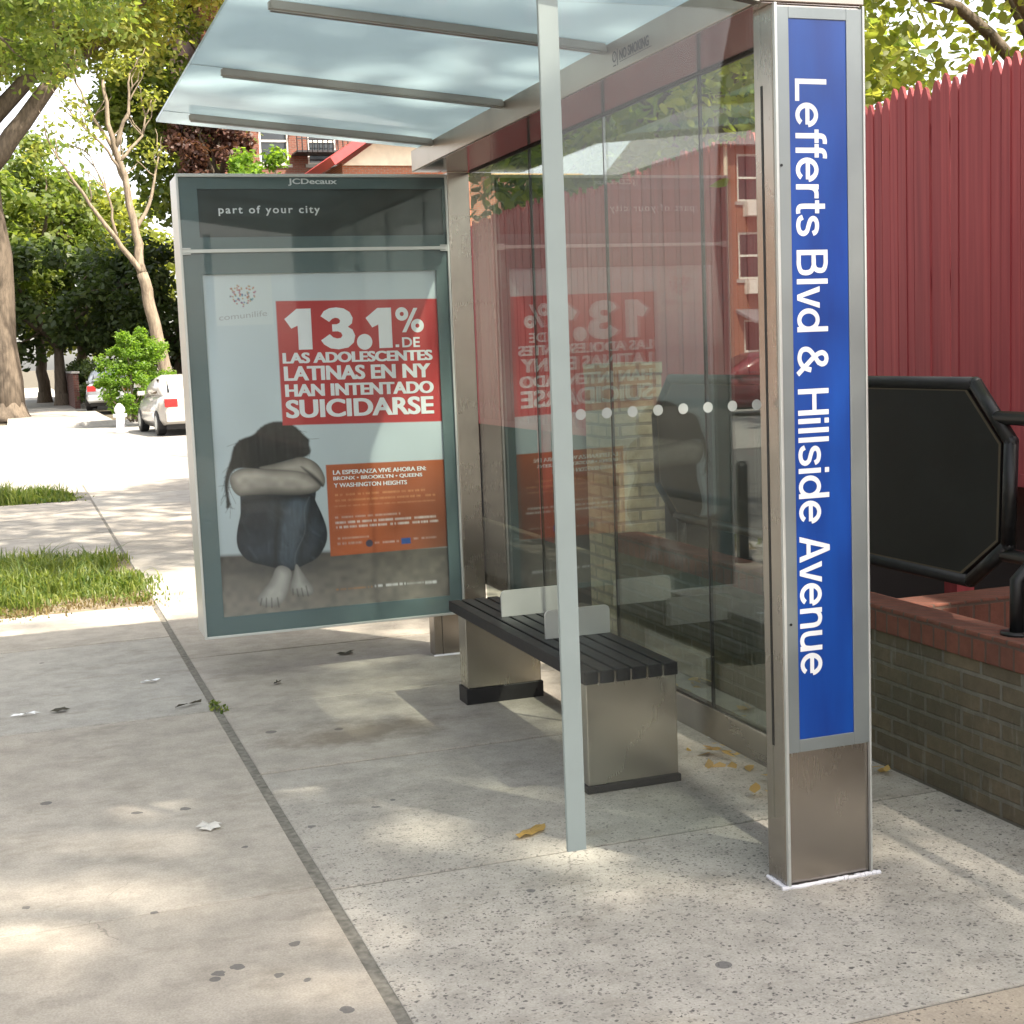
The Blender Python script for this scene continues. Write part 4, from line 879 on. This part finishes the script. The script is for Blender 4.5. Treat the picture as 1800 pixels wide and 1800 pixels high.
tree('dark_tree', 'dark dense low tree behind the parked silver car', (-.4, 60, 0), ((0, 0, 4.4), (4.6, 3, 2.5)), .30, .30, 'leaf_dark', 100, 90, 21, clump=.30, fork=.8)
tree('dark_tree', 'dark broad tree just left of the advertising panel at mid height', (4.2, 57, 0), ((-.2, 0, 4.2), (3.6, 2.6, 2.6)), .28, .28, 'leaf_dark', 85, 90, 22, clump=.30, fork=.8)
tree('leafy_tree', 'sunlit yellow-green tree filling the middle of the view down the walk', (1.0, 70, 0), ((0, 0, 6.4), (5.6, 4, 4.0)), .34, .36, 'leaf_yellow', 110, 130, 23, clump=.28, fork=.8)
tree('evergreen_tree', 'tall blue-green evergreen rising behind the slender bare tree', (-1.0, 66, 0), ((.4, 0, 7.6), (2.4, 3, 4.6)), .3, .30, 'leaf_mid', 80, 120, 24, clump=.34, fork=.9)
tree('leafy_tree', 'mid green tree left of the slender bare tree, behind the big trunk', (-5.5, 62, 0), ((1.2, 0, 6.2), (4.4, 3.5, 4.2)), .34, .34, 'leaf_mid', 100, 120, 25, clump=.28, fork=.8)
tree('leafy_tree', 'green tree behind the upper part of the slender bare trunk', (4.6, 52, 0), ((.2, 0, 11.2), (3.3, 2.6, 4.6)), .26, .28, 'leaf_mid', 110, 130, 26, clump=.32, fork=.8)
tree('purple_tree', 'purple-brown leaved tree over the advertising panel in front of the brick flats', (4.9, 46, 0), ((-.4, 0, 8.7), (1.25, 1.2, 1.9)), .2, .20, 'leaf_purple', 70, 110, 27, clump=.34, fork=.8)
tree('leafy_tree', 'small green tree above the left half of the advertising panel', (5.7, 43, 0), ((0, 0, 6.8), (1.3, 1.2, 1.5)), .16, .18, 'leaf_bright', 45, 110, 28, clump=.36, fork=.8)
# garden trees behind the red fence
tree('garden_tree', 'large-leaved sunlit garden tree above the right end of the red fence', (6.2, 5.6, 0), ((-2.0, -1.2, 4.5), (2.6, 2.9, 2.0)), .13, .10, 'leaf_yellow', 130, 170, 31, group='garden trees behind the fence', clump=.34, fork=.8)
tree('garden_tree', 'dark green garden tree behind the middle of the fence, seen through the glass', (4.6, 10.2, 0), ((0, 0, 5.6), (2.6, 2.8, 2.7)), .2, .17, 'leaf_mid', 90, 150, 32, group='garden trees behind the fence', clump=.32, fork=.8)
tree('garden_tree', 'deep green garden tree behind the far end of the fence, seen through the glass', (7.2, 17.5, 0), ((0, 0, 6.4), (3.0, 3.4, 3.4)), .24, .2, 'leaf_dark', 90, 150, 33, group='garden trees behind the fence', clump=.32, fork=.8)
tree('garden_tree', 'tall shade tree behind the fence whose dappled shade falls on the near sidewalk', (3.2, -6.2, 0), ((-.8, .2, 11.2), (4.6, 4.5, 2.6)), .26, .27, 'leaf_mid', 250, 24, 34, group='garden trees behind the fence', even=True, clump=.24, fork=1.1)
tree('garden_tree', 'tall tree further along behind the fence, shading the foot of the pillar', (5.4, -9.6, 0), ((-.2, .3, 11.0), (3.6, 3.4, 2.6)), .26, .27, 'leaf_mid', 92, 21, 35, group='garden trees behind the fence', even=True, clump=.24, fork=1.1)
tree('garden_tree', 'tall tree overhanging the fence, its shade falling across the walk beyond the shelter', (3.1, 6.6, 0), ((-1.3, -.6, 8.6), (3.7, 3.6, 2.0)), .2, .22, 'leaf_mid', 150, 42, 36, group='garden trees behind the fence', clump=.44, fork=1.1)

bs_ = thing('bush', 'bright green rounded bush between the silver car and the white car', 'bush', (.90, 38.2, 0))
rg = random.Random(3); cl = []
for i in range(105):
    a = rg.uniform(0, 6.283); h = rg.uniform(.25, 2.45); rr = .98*math.sqrt(max(.02, 1-((h-1.15)/1.5)**2))*rg.uniform(.35, 1.12)*(1+.10*math.sin(3*a+1)); cl.append(((rr*math.cos(a), rr*math.sin(a), h*rg.uniform(.9, 1.06)), rg.uniform(.12, .30)))
cw = leaves_mesh('foliage', cl, 150, .09, M_['leaf_bright'], 4, up=.7); cw.parent = bs_
b = MB(); 
for i in range(9): limb(b, (rg.uniform(-.15, .15), rg.uniform(-.15, .15), 0), cl[i*5][0], .03, .01, rg, 5, .2)
b.build('stem', M_['bark'], bs_, True)
hd = thing('hedge', 'dark clipped hedge along the far sidewalk beside the silver car', 'hedge', (.55, 62, 0)); rg = random.Random(8)
cl = [((rg.uniform(-.35, .35), rg.uniform(-9, 9), rg.uniform(.3, 1.75)), .34) for _ in range(130)]
cw = leaves_mesh('foliage', cl, 60, .13, M_['leaf_dark'], 6); cw.parent = hd
for k in range(14):
    b = MB(); limb(b, (rg.uniform(-.1, .1), -8.5+k*1.3, -.05), (rg.uniform(-.2, .2), -8.5+k*1.3, 1.3), .03, .015, rg, 4, .2); b.build('stem', M_['bark'], hd, True)
gw = thing('garden_wall', 'brown garden wall running along the far sidewalk', 'wall', (.0, 60, 0))
b = MB(); b.box(-.15, .05, 53.5, 78, -.1, 1.35); b.build('wall_face', M_['brick_dark'], gw); b = MB(); b.box(-.2, .1, 53.45, 78, 1.352, 1.43, .01); b.build('coping', M_['curb'], gw)

# ------------------------------------------------------------------ buildings
def facade(b, fn, w_, h_, holes, depth=.16):
    """wall sheet with real window openings: fn(u,z,d)->xyz"""
    us = sorted({0, w_, *[v for h in holes for v in h[:2]]}); zs = sorted({0, h_, *[v for h in holes for v in h[2:]]})
    for u0, u1 in zip(us, us[1:]):
        for z0, z1 in zip(zs, zs[1:]):
            cu, cz = (u0+u1)/2, (z0+z1)/2
            if any(h[0] < cu < h[1] and h[2] < cz < h[3] for h in holes): continue
            b.add([fn(u0, z0, 0), fn(u1, z0, 0), fn(u1, z1, 0), fn(u0, z1, 0)], [(0, 1, 2, 3)])
    for (a, c, d, e) in holes:
        q = [(a, d), (c, d), (c, e), (a, e)]
        for (s0, s1), (t0, t1) in zip(q, q[1:]+q[:1]): b.add([fn(s0, s1, 0), fn(t0, t1, 0), fn(t0, t1, depth), fn(s0, s1, depth)], [(0, 1, 2, 3)])
def window(fn, h, parent, frame='white_frame', depth=.12):
    a, c, d, e = h; t = .07; m = (d+e)/2
    def slab(b, u0, u1, z0, z1, d0, d1):
        v = [fn(u, z, dd) for dd in (d0, d1) for u, z in ((u0, z0), (u1, z0), (u1, z1), (u0, z1))]
        b.add(v, [(0, 1, 2, 3), (7, 6, 5, 4), (0, 4, 5, 1), (1, 5, 6, 2), (2, 6, 7, 3), (3, 7, 4, 0)])
    b = MB()
    for q in ((a, a+t, d, e), (c-t, c, d, e), (a+t, c-t, d, d+t), (a+t, c-t, e-t, e), (a+t, c-t, m-.035, m+.035)): slab(b, *q, depth-.08, depth)
    f = b.build('window', M_[frame], parent)
    b = MB(); slab(b, a+t, c-t, d+t, m-.035, depth-.03, depth-.02); slab(b, a+t, c-t, m+.035, e-t, depth-.03, depth-.02); b.build('pane', M_['dark_glass'], f, True)
    b = MB(); slab(b, a-.1, c+.1, d-.12, d-.005, -.06, depth); b.build('sill', M_['curb'], f, True); return f
M_['white_frame'] = plain('white_window_frame', (.72, .70, .64), .5, 0, .05)
M_['shingle'] = plain('grey_shingles', (.20, .20, .21), .8, 0, .25, 14)
M_['tan_roof'] = plain('tan_roof', (.46, .31, .15), .8, 0, .15, 10)
M_['red_trim'] = plain('red_painted_trim', (.40, .05, .05), .5, 0, .1, 6)
M_['iron'] = plain('black_iron', (.015, .015, .016), .5)
M_['cream'] = plain('cream_render', (.62, .55, .42), .8, 0, .1, 4)

M_['brick_flats'] = brick('flats_brick', (.25, .085, .055), (.19, .068, .046), (.20, .15, .12))
# brick flats over the advertising panel
fl = thing('apartment_building', 'dark red brick apartment building with a black fire escape above the advertising panel', 'building', (14, 50, 0))
y0 = 50.0; ox = 5.0; W_, H_ = 20, 15
fn = lambda u, z, d: (ox+u, y0+d, z-.1)
holes = [(1.9+i*1.8, 3.0+i*1.8, zz, zz+1.7) for i in range(9) for zz in (1.6, 5.2, 8.9)]
b = MB(); facade(b, fn, W_, H_, holes); b.add([fn(0, 0, 0), fn(0, H_, 0), fn(0, H_, 10), fn(0, 0, 10)], [(0, 1, 2, 3)]); b.add([fn(W_, 0, 0), fn(W_, H_, 0), fn(W_, H_, 10), fn(W_, 0, 10)], [(0, 1, 2, 3)]); b.add([fn(0, 0, 10), fn(W_, 0, 10), fn(W_, H_, 10), fn(0, H_, 10)], [(3, 2, 1, 0)])
b.build('wall', M_['brick_flats'], fl)
for h in holes: window(fn, h, fl)
b = MB(); b.box(ox-.2, ox+W_+.2, y0-.3, y0+10.2, H_-.1, H_+.25); b.build('roof', M_['curb'], fl)
b = MB()
for z in (5.4, 9.1):
    b.box(8.1, 10.0, y0-1.1, y0-.02, z, z+.07)
    for x in np.arange(8.1, 10.01, .19): b.tube([(x, y0-1.1, z), (x, y0-1.1, z+.95)], .022, 5)
    b.box(8.1, 10.0, y0-1.13, y0-1.07, z+.90, z+.97); b.box(8.1, 10.0, y0-1.13, y0-1.07, z+.45, z+.49)
    b.box(8.08, 8.13, y0-1.1, y0-.02, z+.90, z+.97); b.box(9.97, 10.02, y0-1.1, y0-.02, z+.90, z+.97)
for k in range(11): b.box(8.3+.13*k, 8.5+.13*k, y0-.95, y0-.3, 5.6+.33*k, 5.64+.33*k)
b.build('fire_escape', M_['iron'], fl)
hs_ = thing('porch_house', 'house with a red trimmed roof above the right end of the advertising panel', 'house', (12.2, 44, 0))
fn2 = lambda u, z, d: (8.15+u, 42+d, z-.1)
hol = [(.9, 1.9, 5.9, 7.5), (2.7, 3.7, 5.9, 7.5), (.9, 1.9, 1.2, 2.9), (2.7, 3.7, 1.2, 2.9)]
b = MB(); facade(b, fn2, 5.2, 7.9, hol); b.add([fn2(0, 0, 0), fn2(0, 7.9, 0), fn2(0, 7.9, 6), fn2(0, 0, 6)], [(0, 1, 2, 3)]); b.build('wall', M_['brick_orange'], hs_)
for h in hol: window(fn2, h, hs_)
prof = [(7.75, 7.62), (9.15, 8.55), (13.6, 8.55), (13.6, 8.80), (9.05, 8.80), (7.6, 7.85)]
b = MB(); b.prism(prof, lambda p, q, d: (p, d, q), 41.2, 48.2); b.build('roof', M_['red_trim'], hs_)
b = MB(); b.prism([(8.16, 7.7), (9.2, 8.4), (13.3, 8.54), (13.3, 7.7)], lambda p, q, d: (p, d, q), 41.9, 42.1); b.build('gable', M_['cream'], hs_)
b = MB(); b.box(9.2, 13.55, 41.1, 41.19, 8.60, 8.74); b.build('gutter', M_['white_frame'], hs_)

# buildings across the street, seen mirrored in the back glass
rb = thing('brick_building', 'sunlit orange brick building with white windows mirrored in the shelter glass', 'building', (-27, 43, 0))
fn3 = lambda u, z, d: (-20.2-u, 39+d, z-.1)
hol = [(.55+i*2.6, 1.75+i*2.6, zz, zz+1.55) for i in range(5) for zz in (3.75, 6.3)] + [(.7, 1.9, .3, 2.4), (3.3, 4.5, 1.0, 2.4)]
b = MB(); facade(b, fn3, 14, 8.3, hol); b.add([fn3(0, 0, 0), fn3(0, 0, 9), fn3(0, 8.3, 9), fn3(0, 8.3, 0)], [(0, 1, 2, 3)]); b.add([fn3(14, 0, 0), fn3(14, 0, 9), fn3(14, 8.3, 9), fn3(14, 8.3, 0)], [(3, 2, 1, 0)])
b.build('wall', M_['brick_orange'], rb)
for h in hol: window(fn3, h, rb)
b = MB(); b.add([fn3(-.4, 8.1, -.4), fn3(14.4, 8.1, -.4), fn3(14.4, 8.1, 9.4), fn3(-.4, 8.1, 9.4), fn3(.5, 9.6, .9), fn3(13.5, 9.6, .9), fn3(13.5, 9.6, 8), fn3(.5, 9.6, 8)], [(0, 1, 5, 4), (1, 2, 6, 5), (2, 3, 7, 6), (3, 0, 4, 7), (4, 5, 6, 7), (3, 2, 1, 0)])
b.build('roof', M_['shingle'], rb)
for i in range(5):
    for zz in (3.25, 5.8):
        u = .75+i*2.6; b = MB(); b.box(-20.2-u-.75, -20.2-u, 38.62, 39.05, zz-.1, zz+.36, .02); b.build('air_conditioner', M_['white_frame'], rb)
b = MB(); b.tube([(-20.28, 38.9, 0), (-20.28, 38.9, 8)], .07, 8); b.build('downpipe', M_['cream'], rb)
b = MB(); b.add([fn3(.4, 2.75, 0), fn3(2.2, 2.75, 0), fn3(2.2, 2.35, -1.3), fn3(.4, 2.35, -1.3), fn3(.4, 2.65, 0), fn3(2.2, 2.65, 0), fn3(2.2, 2.27, -1.3), fn3(.4, 2.27, -1.3)], [(0, 1, 2, 3), (7, 6, 5, 4), (3, 2, 6, 7), (0, 3, 7, 4), (1, 5, 6, 2)]); b.build('awning', M_['shingle'], rb)
th = thing('house', 'low house with a tan hipped roof behind the orange brick building', 'house', (-19, 56, 0))
b = MB(); b.box(-25, -14, 52, 60, -.1, 6.3); b.build('wall', M_['cream'], th)
b = MB(); b.add([(-25.6, 51.4, 6.2), (-13.4, 51.4, 6.2), (-13.4, 60.6, 6.2), (-25.6, 60.6, 6.2), (-22, 55.5, 9.2), (-17, 55.5, 9.2)], [(0, 1, 5, 4), (1, 2, 5), (2, 3, 4, 5), (3, 0, 4), (3, 2, 1, 0)]); b.build('roof', M_['tan_roof'], th)

# row of houses behind the camera's back and across the road, which the steel and glass reflect
rh = thing('row_house', 'long brick row house across the road, reflected in the steel', 'building', (-20, -12, 0))
fn4 = lambda u, z, d: (-17-d, -30+u, z-.1)
hol = [(1.5+i*3.4, 2.9+i*3.4, zz, zz+1.6) for i in range(11) for zz in (1.2, 4.4)]
b = MB(); facade(b, fn4, 40, 7.5, hol); b.build('wall', M_['brick_dark'], rh)
for h in hol: window(fn4, h, rh)
b = MB(); b.box(-26, -16.7, -30.3, 10.3, 7.41, 7.8); b.build('roof', M_['shingle'], rh)
tree('street_tree', 'kerb tree across the road opposite the bus shelter', (-11.2, 3.5, 0), ((0, 0, 6.8), (3.6, 4.2, 2.8)), .24, .26, 'leaf_mid', 80, 120, 41, clump=.34, fork=.9)
tree('street_tree', 'kerb tree across the road near the corner, mirrored above the brick building', (-11.8, 20.0-3.4, 0), ((0, 0, 9.4), (3.4, 4.0, 3.2)), .24, .26, 'leaf_dark', 80, 120, 42, clump=.34, fork=.9)
tree('street_tree', 'kerb tree on the shelter side of the road, back along the sidewalk', (-3.6, -19, 0), ((0, 0, 7.2), (4.2, 4.2, 3.2)), .26, .28, 'leaf_mid', 80, 110, 43, clump=.34, fork=.9)

# ------------------------------------------------------------------ cars
def loft(secs):
    """secs: list of (x, half width bottom, half width top, z bottom, z top) -> closed body with rounded shoulders"""
    b = MB(); rings = []
    for (x, wb, wt, zb, zt) in secs:
        zm = zb+(zt-zb)*.55
        r = [(x, -wb*.9, zb), (x, -wb, zb+(zt-zb)*.2), (x, -wb, zm), (x, -(wb*.35+wt*.65), zb+(zt-zb)*.86), (x, -wt*.86, zt), (x, wt*.86, zt), (x, (wb*.35+wt*.65), zb+(zt-zb)*.86), (x, wb, zm), (x, wb, zb+(zt-zb)*.2), (x, wb*.9, zb)]
        rings.append(r)
    n = 10; vs = [v for r in rings for v in r]
    fs = [(i*n+j, i*n+(j+1) % n, (i+1)*n+(j+1) % n, (i+1)*n+j) for i in range(len(rings)-1) for j in range(n)] + [tuple(reversed(range(n))), tuple(range((len(rings)-1)*n, len(rings)*n))]
    b.add(vs, fs); return b
def car(name, label, paint, loc, rot, group, hatch=True):
    """car along +x (nose at +x), origin on the ground under its middle"""
    T = thing(name, label, 'car', loc, group); T.rotation_euler = (0, 0, rot)
    rear = -2.05
    body = loft([(rear, .70, .66, .42, .86), (rear+.10, .80, .76, .30, .98), (-1.3, .86, .80, .22, .99), (0, .87, .82, .20, .95), (1.2, .86, .80, .22, .90), (1.85, .80, .72, .28, .76), (2.1, .66, .58, .36, .64)]).build('body', paint, T, True, True)
    cab = loft([(rear+.18, .70, .55, .95, 1.08), (-1.45, .74, .58, .93, 1.44), (-.6, .76, .60, .93, 1.50), (.25, .76, .58, .92, 1.44), (1.10, .74, .62, .88, .93)] if hatch else [(-1.55, .72, .62, .95, 1.0), (-.95, .74, .58, .93, 1.40), (-.3, .76, .60, .93, 1.46), (.35, .76, .58, .92, 1.40), (1.15, .74, .62, .88, .93)])
    cab.build('cabin', paint, T, True, True)
    b = MB(); xr = rear+.165 if hatch else -1.48; xt = -1.42 if hatch else -.98; zt = 1.40 if hatch else 1.34
    b.add([(xr-.02, -.60, 1.03), (xr-.02, .60, 1.03), (xt-.05, .52, zt), (xt-.05, -.52, zt)], [(0, 1, 2, 3)]); b.build('rear_window', M_['car_glass'], T, True)
    b = MB(); b.add([(1.02, -.62, .97), (1.02, .62, .97), (.36, .52, 1.40), (.36, -.52, 1.40)], [(3, 2, 1, 0)]); b.build('windscreen', M_['car_glass'], T, True)
    for s in (-1, 1):
        for u0, u1 in ((xt+.08, -.42), (-.36, .5)):
            b = MB(); b.add([(u0, s*.765, 1.00), (u1, s*.768, 1.00), (min(u1, .28)-.06*(u1 < 0), s*.665, 1.36), (u0+.06, s*.665, 1.36)], [(0, 1, 2, 3)]); b.build('side_window', M_['car_glass'], T, True)
        b = MB(); b.box(rear-.012, rear+.14, *sorted((s*.46, s*.765)), .70, .90, .02); b.build('tail_light', M_['tail_red'], T, True)
        b = MB(); b.box(1.93, 2.06, *sorted((s*.42, s*.66)), .56, .68, .02); b.build('headlight', M_['lamp_clear'], T, True)
        b = MB(); b.box(.62, .76, *sorted((s*.80, s*.98)), .95, 1.06, .02); b.build('mirror', paint, T, True)
        for x in (-1.28, 1.28):
            b = MB(); b.tube([(x, s*.66, .31), (x, s*.70, .31), (x, s*.86, .31), (x, s*.88, .31)], [.27, .31, .31, .28], 20); wh = b.build('wheel', M_['black_rubber'], T, True)
            b = MB(); b.tube([(x, s*.86, .31), (x, s*.886, .31)], [.20, .17], 16); b.build('rim', M_['alu'], wh, True)
    for q_ in ((rear-.05, rear+.12, -.76, .76, .34, .58), (1.98, 2.14, -.66, .66, .30, .48)):
        b = MB(); b.box(*q_, .04); b.build('bumper', paint, T, True)
    b = MB(); b.box(rear-.056, rear-.045, -.24, .24, .62, .73, .004) if False else b.box(rear-.022, rear-.0, -.24, .24, .66, .77, .004); b.build('number_plate', M_['white_frame'], T, True)
    b = MB(); b.box(-1.8, 1.8, -.70, .70, .16, .30); b.build('underbody', M_['black_rubber'], T, True)
    return T
def paint_mat(name, c, metal=.0):
    m = plain(name, c, .32, metal, .04, 3); p = m.node_tree.nodes['Principled BSDF']; pset(p, Coat_Weight=.7, Coat_Roughness=.06); return m
M_['tail_red'] = plain('tail_lamp_red', (.45, .02, .02), .2); M_['lamp_clear'] = plain('lamp_clear', (.6, .6, .6), .15)
car('parked_car', 'silver hatchback parked beside the hedge beyond the bright bush', paint_mat('silver_paint', (.42, .45, .48), .5), (1.15, 51.5, 0), math.radians(83), 'parked cars')
car('parked_car', 'white car with a red tail light at the left edge of the advertising panel', paint_mat('white_paint', (.44, .42, .38)), (1.65, 33.1, -.125), math.radians(94), 'parked cars', False)
car('parked_car', 'maroon car parked in front of the orange brick building across the crossing', paint_mat('maroon_paint', (.16, .012, .02)), (-14.3, 26.3, -.125), math.radians(12), 'parked cars')

# ------------------------------------------------------------------ small street things
hy = thing('fire_hydrant', 'pale fire hydrant standing in the sun in front of the bright bush', 'hydrant', (.20, 34.3, -.12))
b = MB(); b.tube([(0, 0, 0), (0, 0, .06), (0, 0, .07), (0, 0, .52), (0, 0, .56), (0, 0, .64), (0, 0, .72), (0, 0, .76)], [.17, .17, .11, .11, .14, .13, .07, .02], 16); b.build('barrel', M_['sealant'], hy, True, True)
for s in (-1, 1):
    b = MB(); b.tube([(0, 0, .44), (s*.17, 0, .44)], .05, 10); b.build('outlet', M_['sealant'], hy, True)
bo = thing('bollard', 'dark slim bollard at the left edge of the sidewalk by the grass', 'bollard', (-2.665, 5.65, 0))
b = MB(); b.tube([(0, 0, 0), (0, 0, .72), (0, 0, .75)], [.045, .045, .03], 14); b.build('shaft', M_['black_paint'], bo, True, True)
b = MB(); b.tube([(0, 0, 0), (0, 0, .03)], .07, 14); b.build('foot', M_['black_paint'], bo, True)

def leaf_thing(name, label, loc, ln, wd_, mat, rot, cat='leaf', points=5, group=None):
    rg = random.Random(hash((round(loc[0]*100), round(loc[1]*100))) & 9999); b = MB(); n = 14; vs = [(0, 0, .012)]
    for i in range(n):
        a = 2*math.pi*i/n; r = 1-(.45 if points and i % 2 else 0)*(.7+.3*rg.random()); vs.append((math.cos(a)*ln*r, math.sin(a)*wd_*r, .004+.016*rg.random()))
    b.add(vs, [(0, 1+i, 1+(i+1) % n) for i in range(n)]); o = b.build(name, mat); o.location = loc; o.rotation_euler = (0, 0, rot); return tag(o, label, cat, group)
lf = 'fallen leaves on the sidewalk'
dk = plain('dark_dead_leaf', (.05, .045, .03), .8)
leaf_thing('fallen_leaf', 'curled yellow fallen leaf beside the foot of the end glass', (-.795, .78, 0), .075, .022, M_['leaf_dry'], .5, group=lf, points=0)
leaf_thing('fallen_leaf', 'pale star-shaped leaf lying on the left sidewalk slab', (-1.80, 1.33, 0), .048, .045, plain('pale_leaf', (.55, .54, .50), .8), .2, group=lf)
leaf_thing('fallen_leaf', 'small dark leaf near the joint in front of the advertising panel', (-1.19, 3.42, 0), .04, .02, dk, 1.0, group=lf)
leaf_thing('fallen_leaf', 'dark crumpled leaf on the left slab near the sunny patch', (-2.24, 3.36, 0), .05, .03, dk, .3, group=lf)
leaf_thing('fallen_leaf', 'dark leaf under the advertising panel edge', (-.72, 3.95, 0), .06, .03, dk, .3, group=lf)
leaf_thing('paper_scrap', 'white scrap of paper on the left slab near the joint', (-1.785, 3.78, 0), .055, .02, M_['white_print'], .1, 'litter')
leaf_thing('paper_scrap', 'long white paper sliver beside the dark crumpled leaf', (-2.40, 3.36, 0), .075, .012, M_['white_print'], .05, 'litter')
leaf_thing('twig', 'dark twig lying beside the weed at the slab joint', (-1.66, 3.18, 0), .075, .012, dk, .45, 'twig', 0)
o = leaf_thing('paper_scrap', 'crumpled white paper lying behind the back glass near the pillar', (.33, 1.52, 0), .085, .06, M_['white_print'], .4, 'litter')
wd = thing('weed', 'small green weed growing in the slab joint', 'weed', (-1.545, 3.05, 0))
cw = leaves_mesh('foliage', [((0, 0, .015), .035), ((.02, -.05, .01), .03), ((-.01, .06, .01), .025)], 26, .022, M_['grass_blade'], 12); cw.parent = wd
# leaf litter on the ledge between the shelter and the wall
cl = [((rnd.uniform(.10, .66), rnd.uniform(.7, 3.2), .012), .07) for _ in range(60)]
o = leaves_mesh('fallen_leaves', cl, 5, .06, M_['leaf_dry'], 77, up=2.0); tag(o, 'brown leaf litter gathered between the shelter glass and the brick wall', None, None, 'stuff')
